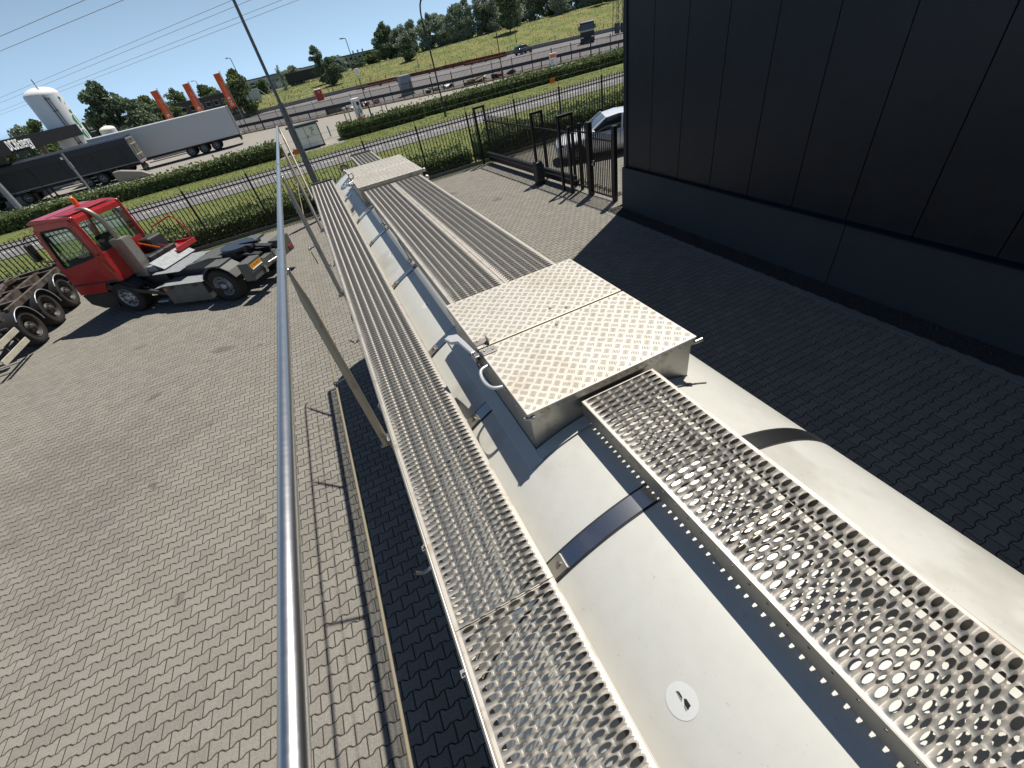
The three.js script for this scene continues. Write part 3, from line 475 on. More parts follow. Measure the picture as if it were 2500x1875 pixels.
{ // handrail: tube, leaning folding posts, cord stays, hooks
  const g = part('handrail', tank), TX = -0.284, TY = 4.25;
  mesh('top_tube', [rod(P(TX + 0.012, TY, -3.6), P(TX + 0.012, TY, 2.02), 0.0168, 24), rod(P(TX + 0.012, TY, 2.02), P(TX - 0.004, TY, 8.3), 0.0152, 20), curveTube([P(TX - 0.004, TY, 8.29), P(TX - 0.004, TY, 8.4), P(TX - 0.0, TY - 0.04, 8.47), P(TX + 0.002, TY - 0.1, 8.49)], 0.0152, 14, 14)], M.tube, g);
  for (const f of [2.0, 4.42]) mesh('sleeve', rod(P(TX + 0.008, TY, f - 0.012), P(TX + 0.008, TY, f + 0.012), 0.019, 20), M.tube, g);
  const posts = [[-1.9, -2.2], [-0.15, 0.1], [1.67, 1.86], [3.67, 4.02], [5.75, 6.35], [7.6, 8.36]];
  for (const [fb, ft] of posts) {
    const a = P(-0.232, 3.31, fb), b = P(TX + 0.02, TY - 0.035, ft), p = part('post', g);
    const at_ = (t) => a.clone().lerp(b, t);
    mesh('post_tube', taper(a, b, 0.036, 0.032), M.post, p);
    mesh('post_joint', [at(new THREE.SphereGeometry(0.011, 10, 8), b.x, b.y, b.z), rod(P(a.x - 0.03, a.y, fb), P(-0.19, a.y, fb), 0.012, 8), box(0.012, 0.1, 0.06, a.x + 0.02, a.y - 0.01, -fb)], M.bolt, p);
    const m = at_(0.45); mesh('stay_arm', [rod(m, m.clone().add(new THREE.Vector3(-0.062, -0.012, 0.0)), 0.005, 8), at(new THREE.TorusGeometry(0.008, 0.004, 6, 10), m.x - 0.066, m.y - 0.013, m.z)], M.bolt, p);
  }
  for (const fb of [0.95, 2.9, 4.6, 6.6]) mesh('hook', curveTube([P(-0.2, 3.3, fb), P(-0.215, 3.265, fb), P(-0.25, 3.255, fb), P(-0.275, 3.285, fb)], 0.007, 16, 8), M.bolt, g);
  const cp = [-1.9, -0.15, 1.67, 3.67, 5.75, 7.6].map((f, i) => { const a = P(-0.232, 3.31, f), b = P(TX + 0.02, TY - 0.035, posts[i][1]); return a.lerp(b, 0.45).add(new THREE.Vector3(-0.066, -0.02, 0)); });
  const rope = []; for (let i = 0; i < cp.length - 1; i++) { rope.push(cp[i]); rope.push(cp[i].clone().lerp(cp[i + 1], 0.5).add(new THREE.Vector3(0.002, -0.014, 0))); } rope.push(cp[cp.length - 1]);
  mesh('cord', rope.slice(1).map((p, i) => rod(rope[i], p, 0.0043, 8)), M.cord, g);
  mesh('cord_tail', rod(cp[3], cp[3].clone().add(new THREE.Vector3(0.01, -0.12, 0.02)), 0.004, 6), M.cord, g);
}
{ // struts with rings between the planks and the straps, hose bundle at the far end
  for (const f of [3.52, 4.75]) mesh('strut', [rod(P(0.41, 3.51, f + 0.42), P(0.42, tankY(0.42) + 0.03, f + 0.05), 0.006, 8), at(new THREE.TorusGeometry(0.016, 0.005, 8, 14), 0.4, tankY(0.4) + 0.045, -f - 0.05, 0, 0.6, 0), at(new THREE.SphereGeometry(0.014, 8, 6), 0.41, tankY(0.41) + 0.012, -f)], M.bolt, tank);
  const hs = []; for (let i = 0; i < 9; i++) { const a = i * 0.7; hs.push(curveTube([P(0.5 + 0.03 * Math.cos(a), 3.44, 7.45), P(0.42 + 0.06 * Math.cos(a), 3.56 + 0.05 * Math.sin(a), 7.65), P(0.4 + 0.06 * Math.cos(a + 1), 3.54 + 0.05 * Math.sin(a + 1), 7.9), P(0.5, 3.42, 8.05)], 0.008, 20, 6)); }
  mesh('hose_bundle', hs, M.black, tank);
}
{ // round stickers with a black mark on the tank skin
  const shapes = [
    [[-0.30, 0.47], [-0.265, 0.47], [0.0, -0.03], [-0.03, -0.06]],
    [[-0.245, 0.475], [-0.16, 0.48], [-0.08, 0.44], [0.0, 0.31], [0.05, 0.2], [0.03, 0.02]],
    [[0.14, 0.13], [0.2, 0.11], [0.26, 0.12], [0.29, 0.12], [0.5, -0.23], [0.44, -0.27], [0.4, -0.3], [0.34, -0.42], [0.27, -0.44], [0.12, -0.17]],
    [[0.11, -0.2], [0.235, -0.5], [0.205, -0.51], [0.105, -0.27]], [[0.1, -0.3], [0.175, -0.53], [0.15, -0.5], [0.095, -0.36]]];
  const onTank = (g, x0, f0, r, lift) => { const p = g.attributes.position, a0 = Math.atan2(x0 - XC, tankY(x0) - YC); for (let i = 0; i < p.count; i++) { const a = a0 + p.getX(i) / R, q = R + lift + p.getZ(i); p.setXYZ(i, XC + q * Math.sin(a), YC + q * Math.cos(a), -f0 - p.getY(i)); } g.computeVertexNormals(); return g; };
  for (const [x, f, r, k] of [[0.317, 0.18, 0.043, 1], [0.33, 2.85, 0.038, 1], [0.32, 4.1, 0.036, 1]]) {
    const s = part('sticker', tank);
    const dg = []; for (let i = 0; i < 4; i++) dg.push(new THREE.RingGeometry(r * i / 4 + 0.0001, r * (i + 1) / 4, 48)); 
    const disc = mesh('sticker_face', dg.map((q) => onTank(q, x, f, r, 0.0011)), M.decal, s);
    for (const sh of shapes) { const e = new THREE.ShapeGeometry(new THREE.Shape(sh.map(([a, b]) => new THREE.Vector2((0.843 * a + 0.542 * b) * r, (-0.572 * a + 0.823 * b) * r)))); mesh('sticker_mark', onTank(e, x, f, r, 0.0017), M.ink, s); }
  }
}
// ------------------------------------------------------------------ wheels
function tyreGeo(r, w) { const g = new THREE.LatheGeometry([[0.58, -0.42], [0.72, -0.5], [0.9, -0.5], [0.985, -0.4], [1, -0.2], [1, 0.2], [0.985, 0.4], [0.9, 0.5], [0.72, 0.5], [0.58, 0.42], [0.56, 0]].map(([a, b]) => new THREE.Vector2(a * r, b * w)), 36); g.rotateX(Math.PI / 2); return g; }
// a wheel whose axle runs along local z, outer side at s * z
function wheel(parent, x, y, z, r, w, s, rimMat, dished) {
  const g = part('wheel', parent, x, y, z);
  mesh('tyre', tyreGeo(r, w), M.tyre, g);
  const rr_ = r * 0.6, o = s * w * 0.5, gs = [];
  const prof = dished ? [[1, 0.02], [0.94, 0.0], [0.86, -0.35], [0.6, -0.38], [0.55, -0.1], [0.3, -0.06], [0.28, 0.12], [0.001, 0.14]] : [[1, 0.0], [0.93, 0.02], [0.88, -0.18], [0.66, -0.1], [0.5, 0.02], [0.36, 0.03], [0.3, 0.16], [0.001, 0.2]];
  const l = new THREE.LatheGeometry(prof.map(([a, b]) => new THREE.Vector2(a * rr_, b * w)), 32); l.rotateX(Math.PI / 2 * s); l.translate(0, 0, o * 0.92); gs.push(l);
  mesh('rim', gs, rimMat, g);
  const nuts = []; for (let i = 0; i < 10; i++) { const a = i / 10 * 2 * Math.PI; nuts.push(cyl(0.02, 0.02, 0.05, 6, Math.cos(a) * rr_ * 0.42, Math.sin(a) * rr_ * 0.42, o * 0.98, Math.PI / 2)); }
  isStuff(mesh('wheel_nuts', nuts, M.rimD, g));
  const holes = []; for (let i = 0; i < 10; i++) { const a = (i + 0.5) / 10 * 2 * Math.PI; holes.push(cyl(rr_ * 0.09, rr_ * 0.09, 0.012, 10, Math.cos(a) * rr_ * 0.73, Math.sin(a) * rr_ * 0.73, o * (dished ? 0.3 : 0.84), Math.PI / 2)); }
  isStuff(mesh('vent_holes', holes, M.black, g));
  return g;
}
const V3 = (x, y, z) => new THREE.Vector3(x, y, z);
// a flat panel with an opening: outline and hole in local x,y, thickness along z
function frame(outer, inner, th) { const s = new THREE.Shape(outer.map((p) => new THREE.Vector2(...p))); for (const h of inner) s.holes.push(new THREE.Path(h.map((p) => new THREE.Vector2(...p)))); const g = new THREE.ExtrudeGeometry(s, { depth: th, bevelEnabled: true, bevelThickness: 0.008, bevelSize: 0.008, bevelSegments: 2 }); g.translate(0, 0, -th / 2); return g; }
const pane = (pts, th = 0.006) => { const g = new THREE.ExtrudeGeometry(new THREE.Shape(pts.map((p) => new THREE.Vector2(...p))), { depth: th, bevelEnabled: false }); g.translate(0, 0, -th / 2); return g; };
function roundPoly(pts, r) { const o = [], n = pts.length; for (let i = 0; i < n; i++) { const p = pts[(i + n - 1) % n], c = pts[i], q = pts[(i + 1) % n]; const a = Math.hypot(p[0] - c[0], p[1] - c[1]), b = Math.hypot(q[0] - c[0], q[1] - c[1]), k = Math.min(r, a / 2.1, b / 2.1); const s = [c[0] + (p[0] - c[0]) * k / a, c[1] + (p[1] - c[1]) * k / a], e = [c[0] + (q[0] - c[0]) * k / b, c[1] + (q[1] - c[1]) * k / b]; for (let j = 0; j <= 4; j++) { const t = j / 4; o.push([s[0] * (1 - t) ** 2 + 2 * c[0] * t * (1 - t) + e[0] * t * t, s[1] * (1 - t) ** 2 + 2 * c[1] * t * (1 - t) + e[1] * t * t]); } } return o; }

// ------------------------------------------------------------------ red yard tractor; local x is forward, z its right side
{
  const t = thing('yard_tractor', 'red single-cab yard tractor with grey flat chassis and fifth wheel', 'tractor', -3.23, 15.17, Math.atan2(0.515, -0.857));
  const zL = -1.1, zR = 0.45;
  // cab
  const outline = [[5.14, 0.78], [5.02, 1.6], [4.72, 2.78], [4.6, 2.9], [3.3, 2.97], [3.2, 2.88], [3.2, 1.08], [3.9, 1.08], [4.1, 0.78]];
  const win = roundPoly([[4.86, 1.63], [4.6, 2.74], [3.5, 2.76], [3.46, 1.84]], 0.12);
  for (const z of [zL, zR]) { const side = frame(outline, [win.slice()], 0.05); side.translate(0, 0, z); mesh('cab_side', side, M.red, t); const pg = pane(win.slice(), 0.006); pg.translate(0, 0, z); mesh('side_window', pg, M.glass, t); }
  { const s = frame(win.slice(), [roundPoly([[4.83, 1.67], [4.58, 2.7], [3.53, 2.72], [3.49, 1.88]], 0.12)], 0.056); s.translate(0, 0, zL - 0.004); mesh('window_seal', s, M.rubber, t); }
  mesh('cab_roof', [prism([[-0.68, 2.9], [-0.76, 2.86], [-0.7, 2.98], [0.6, 3.05], [0.78, 2.99], [0.76, 2.93]], 1.66, 0.02)].map((g) => { g.translate(3.96, 0, -0.325); return g; }), M.red, t);
  mesh('roof_hatch', [box(0.5, 0.012, 1.5, 3.5, 3.03, -0.325, 0, 0, 0.055), box(0.012, 0.012, 1.55, 4.05, 3.035, -0.325)], M.redDark, t);
  mesh('windscreen', box(0.008, 1.2, 1.4, 4.87, 2.2, -0.325, 0, 0, 0.25), M.glass, t);
  mesh('front_panel', [box(0.05, 0.84, 1.54, 5.08, 1.2, -0.325, 0, 0, 0.14), rbox(0.05, 0.12, 1.54, 0.02, 4.7, 2.83, -0.325), bar(V3(5.01, 1.62, zR), V3(4.71, 2.8, zR), 0.07, 0.07), bar(V3(5.01, 1.62, zL), V3(4.71, 2.8, zL), 0.07, 0.07)], M.red, t);
  mesh('rear_panel', [box(0.05, 0.85, 1.5, 3.22, 1.5, -0.325), box(0.06, 0.13, 1.5, 3.23, 2.84, -0.325), rod(V3(3.2, 1.9, zL), V3(3.24, 2.92, zL), 0.05, 12), rod(V3(3.2, 1.9, zR), V3(3.24, 2.92, zR), 0.05, 12), at(new THREE.SphereGeometry(0.06, 12, 8), 3.24, 2.92, zL), at(new THREE.SphereGeometry(0.06, 12, 8), 3.24, 2.92, zR)], M.red, t);
  mesh('rear_window', box(0.008, 0.86, 1.42, 3.2, 2.36, -0.325), M.glass, t);
  mesh('cab_floor', [box(1.75, 0.06, 1.5, 4.15, 1.06, -0.325), box(0.4, 0.5, 1.4, 4.75, 1.35, -0.325)], M.greyD, t);
  mesh('seat', [rbox(0.5, 0.14, 0.5, 0.05, 3.9, 1.55, -0.4), rbox(0.14, 0.75, 0.5, 0.06, 3.62, 1.9, -0.4, 0, 0, 0.1), cyl(0.08, 0.1, 0.4, 12, 3.9, 1.28, -0.4)], M.black, t);
  mesh('steering', [at(new THREE.TorusGeometry(0.22, 0.018, 8, 24), 4.38, 1.86, -0.4, 0, Math.PI / 2 - 0.2, 0), rod(V3(4.38, 1.86, -0.4), V3(4.6, 1.45, -0.4), 0.03)], M.black, t);
  mesh('dashboard', rbox(0.3, 0.25, 1.3, 0.06, 4.66, 1.68, -0.325), M.greyD, t);
  mesh('door_lines', [bar(V3(3.36, 1.1, zL - 0.036), V3(5.05, 1.1, zL - 0.036), 0.012, 0.05), bar(V3(3.42, 1.12, zL - 0.034), V3(3.42, 2.82, zL - 0.034), 0.006, 0.012)], M.black, t);
  mesh('grab_rail', curveTube([V3(3.3, 1.9, zL - 0.03), V3(3.28, 1.9, zL - 0.1), V3(3.2, 2.3, zL - 0.1), V3(3.28, 2.85, zL - 0.08), V3(3.4, 2.9, zL - 0.02)], 0.02, 30), M.red, t);
  mesh('door_handle', curveTube([V3(3.35, 1.75, zL - 0.03), V3(3.33, 1.7, zL - 0.08), V3(3.28, 1.4, zL - 0.08), V3(3.3, 1.32, zL - 0.03)], 0.012, 16), M.amber, t);
  mesh('beacon', [cyl(0.07, 0.075, 0.12, 16, 4.52, 3.12, 0.3), at(new THREE.SphereGeometry(0.07, 14, 8, 0, 6.3, 0, 1.57), 4.52, 3.18, 0.3), cyl(0.08, 0.08, 0.03, 16, 4.52, 3.05, 0.3)], M.amber, t);
  mesh('mirror', [rbox(0.12, 0.5, 0.22, 0.05, 4.95, 2.3, zL - 0.32, 0, 0.2, 0.12), curveTube([V3(4.78, 2.7, zL), V3(4.9, 2.72, zL - 0.2), V3(4.96, 2.62, zL - 0.3)], 0.014), curveTube([V3(4.92, 1.9, zL), V3(4.97, 1.95, zL - 0.2), V3(4.97, 2.05, zL - 0.3)], 0.014)], M.black, t);
  mesh('work_lamp', [rbox(0.1, 0.13, 0.16, 0.03, 3.1, 2.72, 0.2)], M.lampGrey, t);
  // exhaust
  mesh('exhaust_shield', [box(0.46, 1.15, 0.02, 2.98, 1.52, -0.66, 0, 0, 0.03), box(0.02, 1.15, 0.3, 3.21, 1.52, -0.52), box(0.02, 1.15, 0.3, 2.75, 1.52, -0.52), box(0.46, 0.02, 0.3, 2.98, 2.1, -0.52)], M.stain, t);
  mesh('exhaust_pipe', curveTube([V3(3.0, 2.05, -0.52), V3(3.04, 2.5, -0.52), V3(3.1, 2.8, -0.55), V3(3.25, 2.98, -0.58), V3(3.45, 3.0, -0.6), V3(3.62, 2.94, -0.62)], 0.072, 30, 14), M.post, t);
  // platform side, steps, hoses
  mesh('red_platform', [box(0.75, 0.05, 0.85, 2.7, 1.22, 0.8), box(0.05, 0.14, 0.85, 2.33, 1.26, 0.8), box(0.75, 0.12, 0.04, 2.7, 1.27, 1.22)], M.red, t);
  mesh('red_rail', curveTube([V3(3.25, 1.92, 0.95), V3(2.9, 2.02, 1.02), V3(2.62, 2.1, 1.08), V3(2.52, 2.1, 1.1), V3(2.46, 2.03, 1.12), V3(2.38, 1.78, 1.16), V3(2.32, 1.58, 1.18), V3(2.34, 1.5, 1.19), V3(2.42, 1.44, 1.2), V3(2.42, 1.36, 1.2), V3(2.4, 1.25, 1.2)], 0.022, 60), M.red, t);
  const coil = (y0, z0, c, n) => { const pts = []; for (let i = 0; i <= n * 10; i++) { const a = i / 10 * 2 * Math.PI, s = i / (n * 10); pts.push(V3(3.05 - 0.55 * s + 0.02 * Math.sin(a), y0 - 0.25 * s + 0.03 * Math.cos(a), z0 + 0.1 * s + 0.03 * Math.sin(a))); } return new THREE.TubeGeometry(new THREE.CatmullRomCurve3(pts), n * 14, 0.008, 5); };
  mesh('air_hose', coil(1.75, -0.05, 0, 12), M.amber, t); mesh('air_hose', coil(1.65, 0.25, 0, 12), M.red, t); mesh('air_hose', curveTube([V3(3.1, 1.9, -0.25), V3(2.85, 1.6, -0.3), V3(2.75, 1.2, -0.35), V3(2.55, 1.1, -0.3)], 0.03), M.black, t);
  mesh('engine_cover', [rbox(0.7, 0.5, 1.1, 0.05, 3.0, 1.15, 0.2), rbox(0.4, 0.5, 0.6, 0.08, 3.0, 1.55, 0.4)], M.greyD, t);
  // chassis
  mesh('chassis', [box(4.6, 0.3, 0.16, 1.4, 0.8, -0.42), box(4.6, 0.3, 0.16, 1.4, 0.8, 0.42), box(0.2, 0.24, 0.84, 2.3, 0.8, 0), box(0.2, 0.24, 0.84, 0.4, 0.8, 0), rod(V3(0, 0.5, -1), V3(0, 0.5, 1), 0.12), rod(V3(3.55, 0.5, -1), V3(3.55, 0.5, 1), 0.09)], M.greyD, t);
  mesh('galvanised_deck', [box(1.0, 0.012, 1.5, 1.95, 1.0, -0.1), box(0.35, 0.35, 1.4, 2.6, 1.0, 0.1), box(0.45, 0.012, 1.4, 2.35, 1.16, 0.1, 0, 0, 0.55)], M.galv, t);
  mesh('lift_frame', [prism([[1.55, 0.9], [1.45, 1.02], [0.5, 1.16], [0.1, 1.14], [0.1, 0.86]], 0.16, 0.01).translate(0, 0, -0.46), prism([[1.55, 0.9], [1.45, 1.02], [0.5, 1.16], [0.1, 1.14], [0.1, 0.86]], 0.16, 0.01).translate(0, 0, 0.46), box(0.9, 0.03, 0.8, 0.75, 1.1, 0, 0, 0, -0.09)], M.grey, t);
  { const s = new THREE.Shape(); s.absarc(0, 0, 0.48, 0.42, 2 * Math.PI - 0.42, false); s.lineTo(0.62, -0.26); s.lineTo(0.62, -0.12); s.lineTo(0.05, -0.05); s.lineTo(0.05, 0.05); s.lineTo(0.62, 0.12); s.lineTo(0.62, 0.26); const g = new THREE.ExtrudeGeometry(s, { depth: 0.06, bevelEnabled: true, bevelSize: 0.012, bevelThickness: 0.012, bevelSegments: 2, curveSegments: 28 }); g.rotateX(-Math.PI / 2); g.rotateY(Math.PI); g.translate(-0.2, 1.2, 0); mesh('fifth_wheel', g, M.grease, t); }
  mesh('fifth_wheel_mount', [box(0.5, 0.2, 0.9, -0.15, 1.08, 0), box(0.7, 0.05, 0.2, -0.7, 1.05, -0.3, 0, 0, 0.12), box(0.7, 0.05, 0.2, -0.7, 1.05, 0.3, 0, 0, 0.12)], M.greyD, t);
  // side box with deck, near side and far side
  for (const s of [-1, 1]) {
    mesh('side_box', rbox(1.45, 0.58, 0.5, 0.02, 1.36, 0.42, s * 0.9), M.grey, t);
    mesh('side_deck', [box(1.5, 0.014, 0.62, 1.3, 0.74, s * 0.88), box(0.5, 0.014, 0.5, 2.15, 0.7, s * 0.9, 0, 0, -0.14), rbox(0.4, 0.06, 0.22, 0.015, 2.42, 0.26, s * 1.03)], M.galv, t);
    mesh('step_side', [prism([[2.9, 0.78], [3.05, 0.9], [2.55, 0.3], [2.2, 0.22]], 0.03).translate(0, 0, s * 0.78), box(0.7, 0.6, 0.04, 2.55, 0.72, s * 0.62)], M.greyD, t);
    const arch = (cx, r, a0, a1, z, w) => { const sh = new THREE.Shape(); for (let i = 0; i <= 6; i++) { const a = a0 + (a1 - a0) * i / 6; sh.lineTo(cx + Math.cos(a) * (r + 0.025), 0.5 + Math.sin(a) * (r + 0.025)); } for (let i = 6; i >= 0; i--) { const a = a0 + (a1 - a0) * i / 6; sh.lineTo(cx + Math.cos(a) * r, 0.5 + Math.sin(a) * r); } const g = new THREE.ExtrudeGeometry(sh, { depth: w, bevelEnabled: false }); g.translate(0, 0, z - w / 2); return g; };
    mesh('rear_fender', [arch(-0.05, 0.6, 0.5, 2.75, s * 0.9, 0.56), box(0.5, 0.03, 0.56, -0.05, 1.11, s * 0.9)], M.grey, t);
    mesh('front_fender', arch(3.55, 0.58, 0.6, 2.7, s * 0.92, 0.42), M.greyD, t);
    mesh('frame_notch', [box(0.2, 0.1, 0.02, 1.75, 0.66, s * 1.155, 0, 0, -0.3), box(0.2, 0.1, 0.02, 0.9, 0.66, s * 1.155, 0, 0, -0.3)], M.black, t);
    mesh('reflector', box(0.1, 0.05, 0.012, 2.0, 0.62, s * 1.155), M.amber, t);
  }
  mesh('bumper', prism([[5.24, 0.72], [5.2, 0.4], [4.82, 0.22], [4.2, 0.22], [4.12, 0.55], [4.1, 0.74]], 2.1, 0.02).translate(0, 0, 0), M.greyD, t);
  mesh('rear_box', [rbox(0.34, 0.52, 0.62, 0.02, -0.98, 0.8, -0.82), rbox(0.34, 0.52, 0.62, 0.02, -0.98, 0.8, 0.82), rbox(0.2, 0.3, 1.1, 0.02, -0.92, 0.7, 0)], M.grey, t);
  mesh('rear_gear', [cyl(0.05, 0.05, 0.12, 10, -1.18, 0.72, -0.62, 0, 0, Math.PI / 2), cyl(0.06, 0.06, 0.1, 10, -1.17, 0.6, -0.6, 0, 0, Math.PI / 2), rod(V3(-1.1, 0.7, -0.25), V3(-1.25, 0.72, 0.1), 0.025), rod(V3(-1.1, 0.6, 0.25), V3(-1.25, 0.62, -0.05), 0.025), cyl(0.05, 0.05, 0.2, 10, -1.12, 0.8, 0.15)], M.bolt, t);
  mesh('rear_lamp', [rbox(0.03, 0.1, 0.2, 0.01, -1.16, 0.68, 0.95)], M.redDark, t);
  { const pm = new THREE.MeshPhysicalMaterial({ roughness: 0.45, map: canvasTex(256, 64, (c, w, h) => { c.fillStyle = '#e8a012'; c.fillRect(0, 0, w, h); c.fillStyle = '#171310'; c.font = 'bold 50px sans-serif'; c.textAlign = 'center'; c.textBaseline = 'middle'; c.fillText('T-56-BXX', w / 2, h / 2 + 2); }) });
    const g = new THREE.PlaneGeometry(0.5, 0.12); g.rotateY(-Math.PI / 2); g.translate(-1.165, 0.93, -0.82); mesh('number_plate', g, pm, t); mesh('plate_lamp', rod(V3(-1.18, 0.85, -1.06), V3(-1.18, 0.85, -0.58), 0.012), M.vinyl, t); }
  for (const s of [-1, 1]) { wheel(t, 0, 0.5, s * 0.98, 0.5, 0.34, s, M.rim, true); wheel(t, 3.55, 0.5, s * 0.99, 0.5, 0.3, s, M.rim, false); }
}
// ------------------------------------------------------------------ bare container chassis at the left
{
  const t = thing('container_chassis', 'bare dark container chassis trailer with three tyred axles and mudguards', 'trailer', -10.75, 17.5, 0);
  const dz = (F) => -(F - 17.5);
  mesh('frame', [box(0.15, 0.34, 12, -0.45, 1.02, dz(14.0)), box(0.15, 0.34, 12, 0.45, 1.02, dz(14.0)), ...[19.8, 18.4, 17, 15.6, 14, 12, 10].map((F) => box(2.3, 0.14, 0.14, 0, 1.1, dz(F)))], M.chassisMix, t);
  mesh('outer_rail', [box(0.1, 0.16, 3.9, -1.15, 1.13, dz(18)), box(0.1, 0.16, 3.9, 1.12, 1.13, dz(18)), box(0.08, 0.1, 4.0, 0.1, 1.2, dz(18), 0, 0.25, 0), box(0.08, 0.1, 4.0, -0.5, 1.2, dz(18), 0, -0.2, 0), box(2.4, 0.2, 0.14, 0, 1.14, dz(20.05))], M.chassisMix, t);
  mesh('twist_lock', [box(0.16, 0.14, 0.16, 1.14, 1.24, dz(19.9)), box(0.16, 0.14, 0.16, -1.14, 1.24, dz(19.9))], M.greyD, t);
  for (const F of [16.15, 17.54, 18.98]) {
    mesh('axle', rod(V3(-1, 0.53, dz(F)), V3(1, 0.53, dz(F)), 0.08), M.greyD, t);
    for (const s of [-1, 1]) {
      const w = wheel(t, s * 1.06, 0.53, dz(F), 0.53, 0.4, 1, M.rimD, true); w.rotation.y = s * Math.PI / 2;
      const mg = part('mudguard', t, s * 1.08, 0.53, dz(F)); const g = new THREE.CylinderGeometry(0.6, 0.6, 0.46, 30, 1, true, 0.35, Math.PI - 0.6); g.rotateZ(Math.PI / 2); g.rotateY(0); g.rotateX(0.15); mesh('guard_skin', g, M.black, mg);
      const e = new THREE.TorusGeometry(0.605, 0.014, 6, 30, Math.PI - 0.6); e.rotateY(Math.PI / 2); e.rotateX(-0.3 + 0.15 + 0.1); e.translate(s * 0.235, 0, 0); mesh('guard_edge', e, M.aluWhite, mg);
    }
  }
  mesh('air_tank', [cyl(0.13, 0.13, 0.8, 16, 0.6, 0.75, dz(15.0), 0, 0, Math.PI / 2), cyl(0.13, 0.13, 0.8, 16, -0.6, 0.75, dz(15.0), 0, 0, Math.PI / 2)], M.greyD, t);
  for (const h of [0.75, 0.41]) mesh('side_guard', box(0.03, 0.15, 1.45, 1.24, h, dz(14.82)), M.tan, t);
  mesh('guard_bracket', [box(0.02, 0.55, 0.04, 1.2, 0.62, dz(15.3)), box(0.02, 0.55, 0.04, 1.2, 0.62, dz(14.7)), box(0.8, 0.05, 0.05, 0.84, 0.9, dz(15.3)), box(0.8, 0.05, 0.05, 0.84, 0.9, dz(14.7))], M.chassisMix, t);
  mesh('landing_leg', [box(0.12, 1.0, 0.12, -0.6, 0.5, dz(11)), box(0.12, 1.0, 0.12, 0.6, 0.5, dz(11)), box(0.25, 0.04, 0.25, -0.6, 0.02, dz(11)), box(0.25, 0.04, 0.25, 0.6, 0.02, dz(11))], M.greyD, t);
}
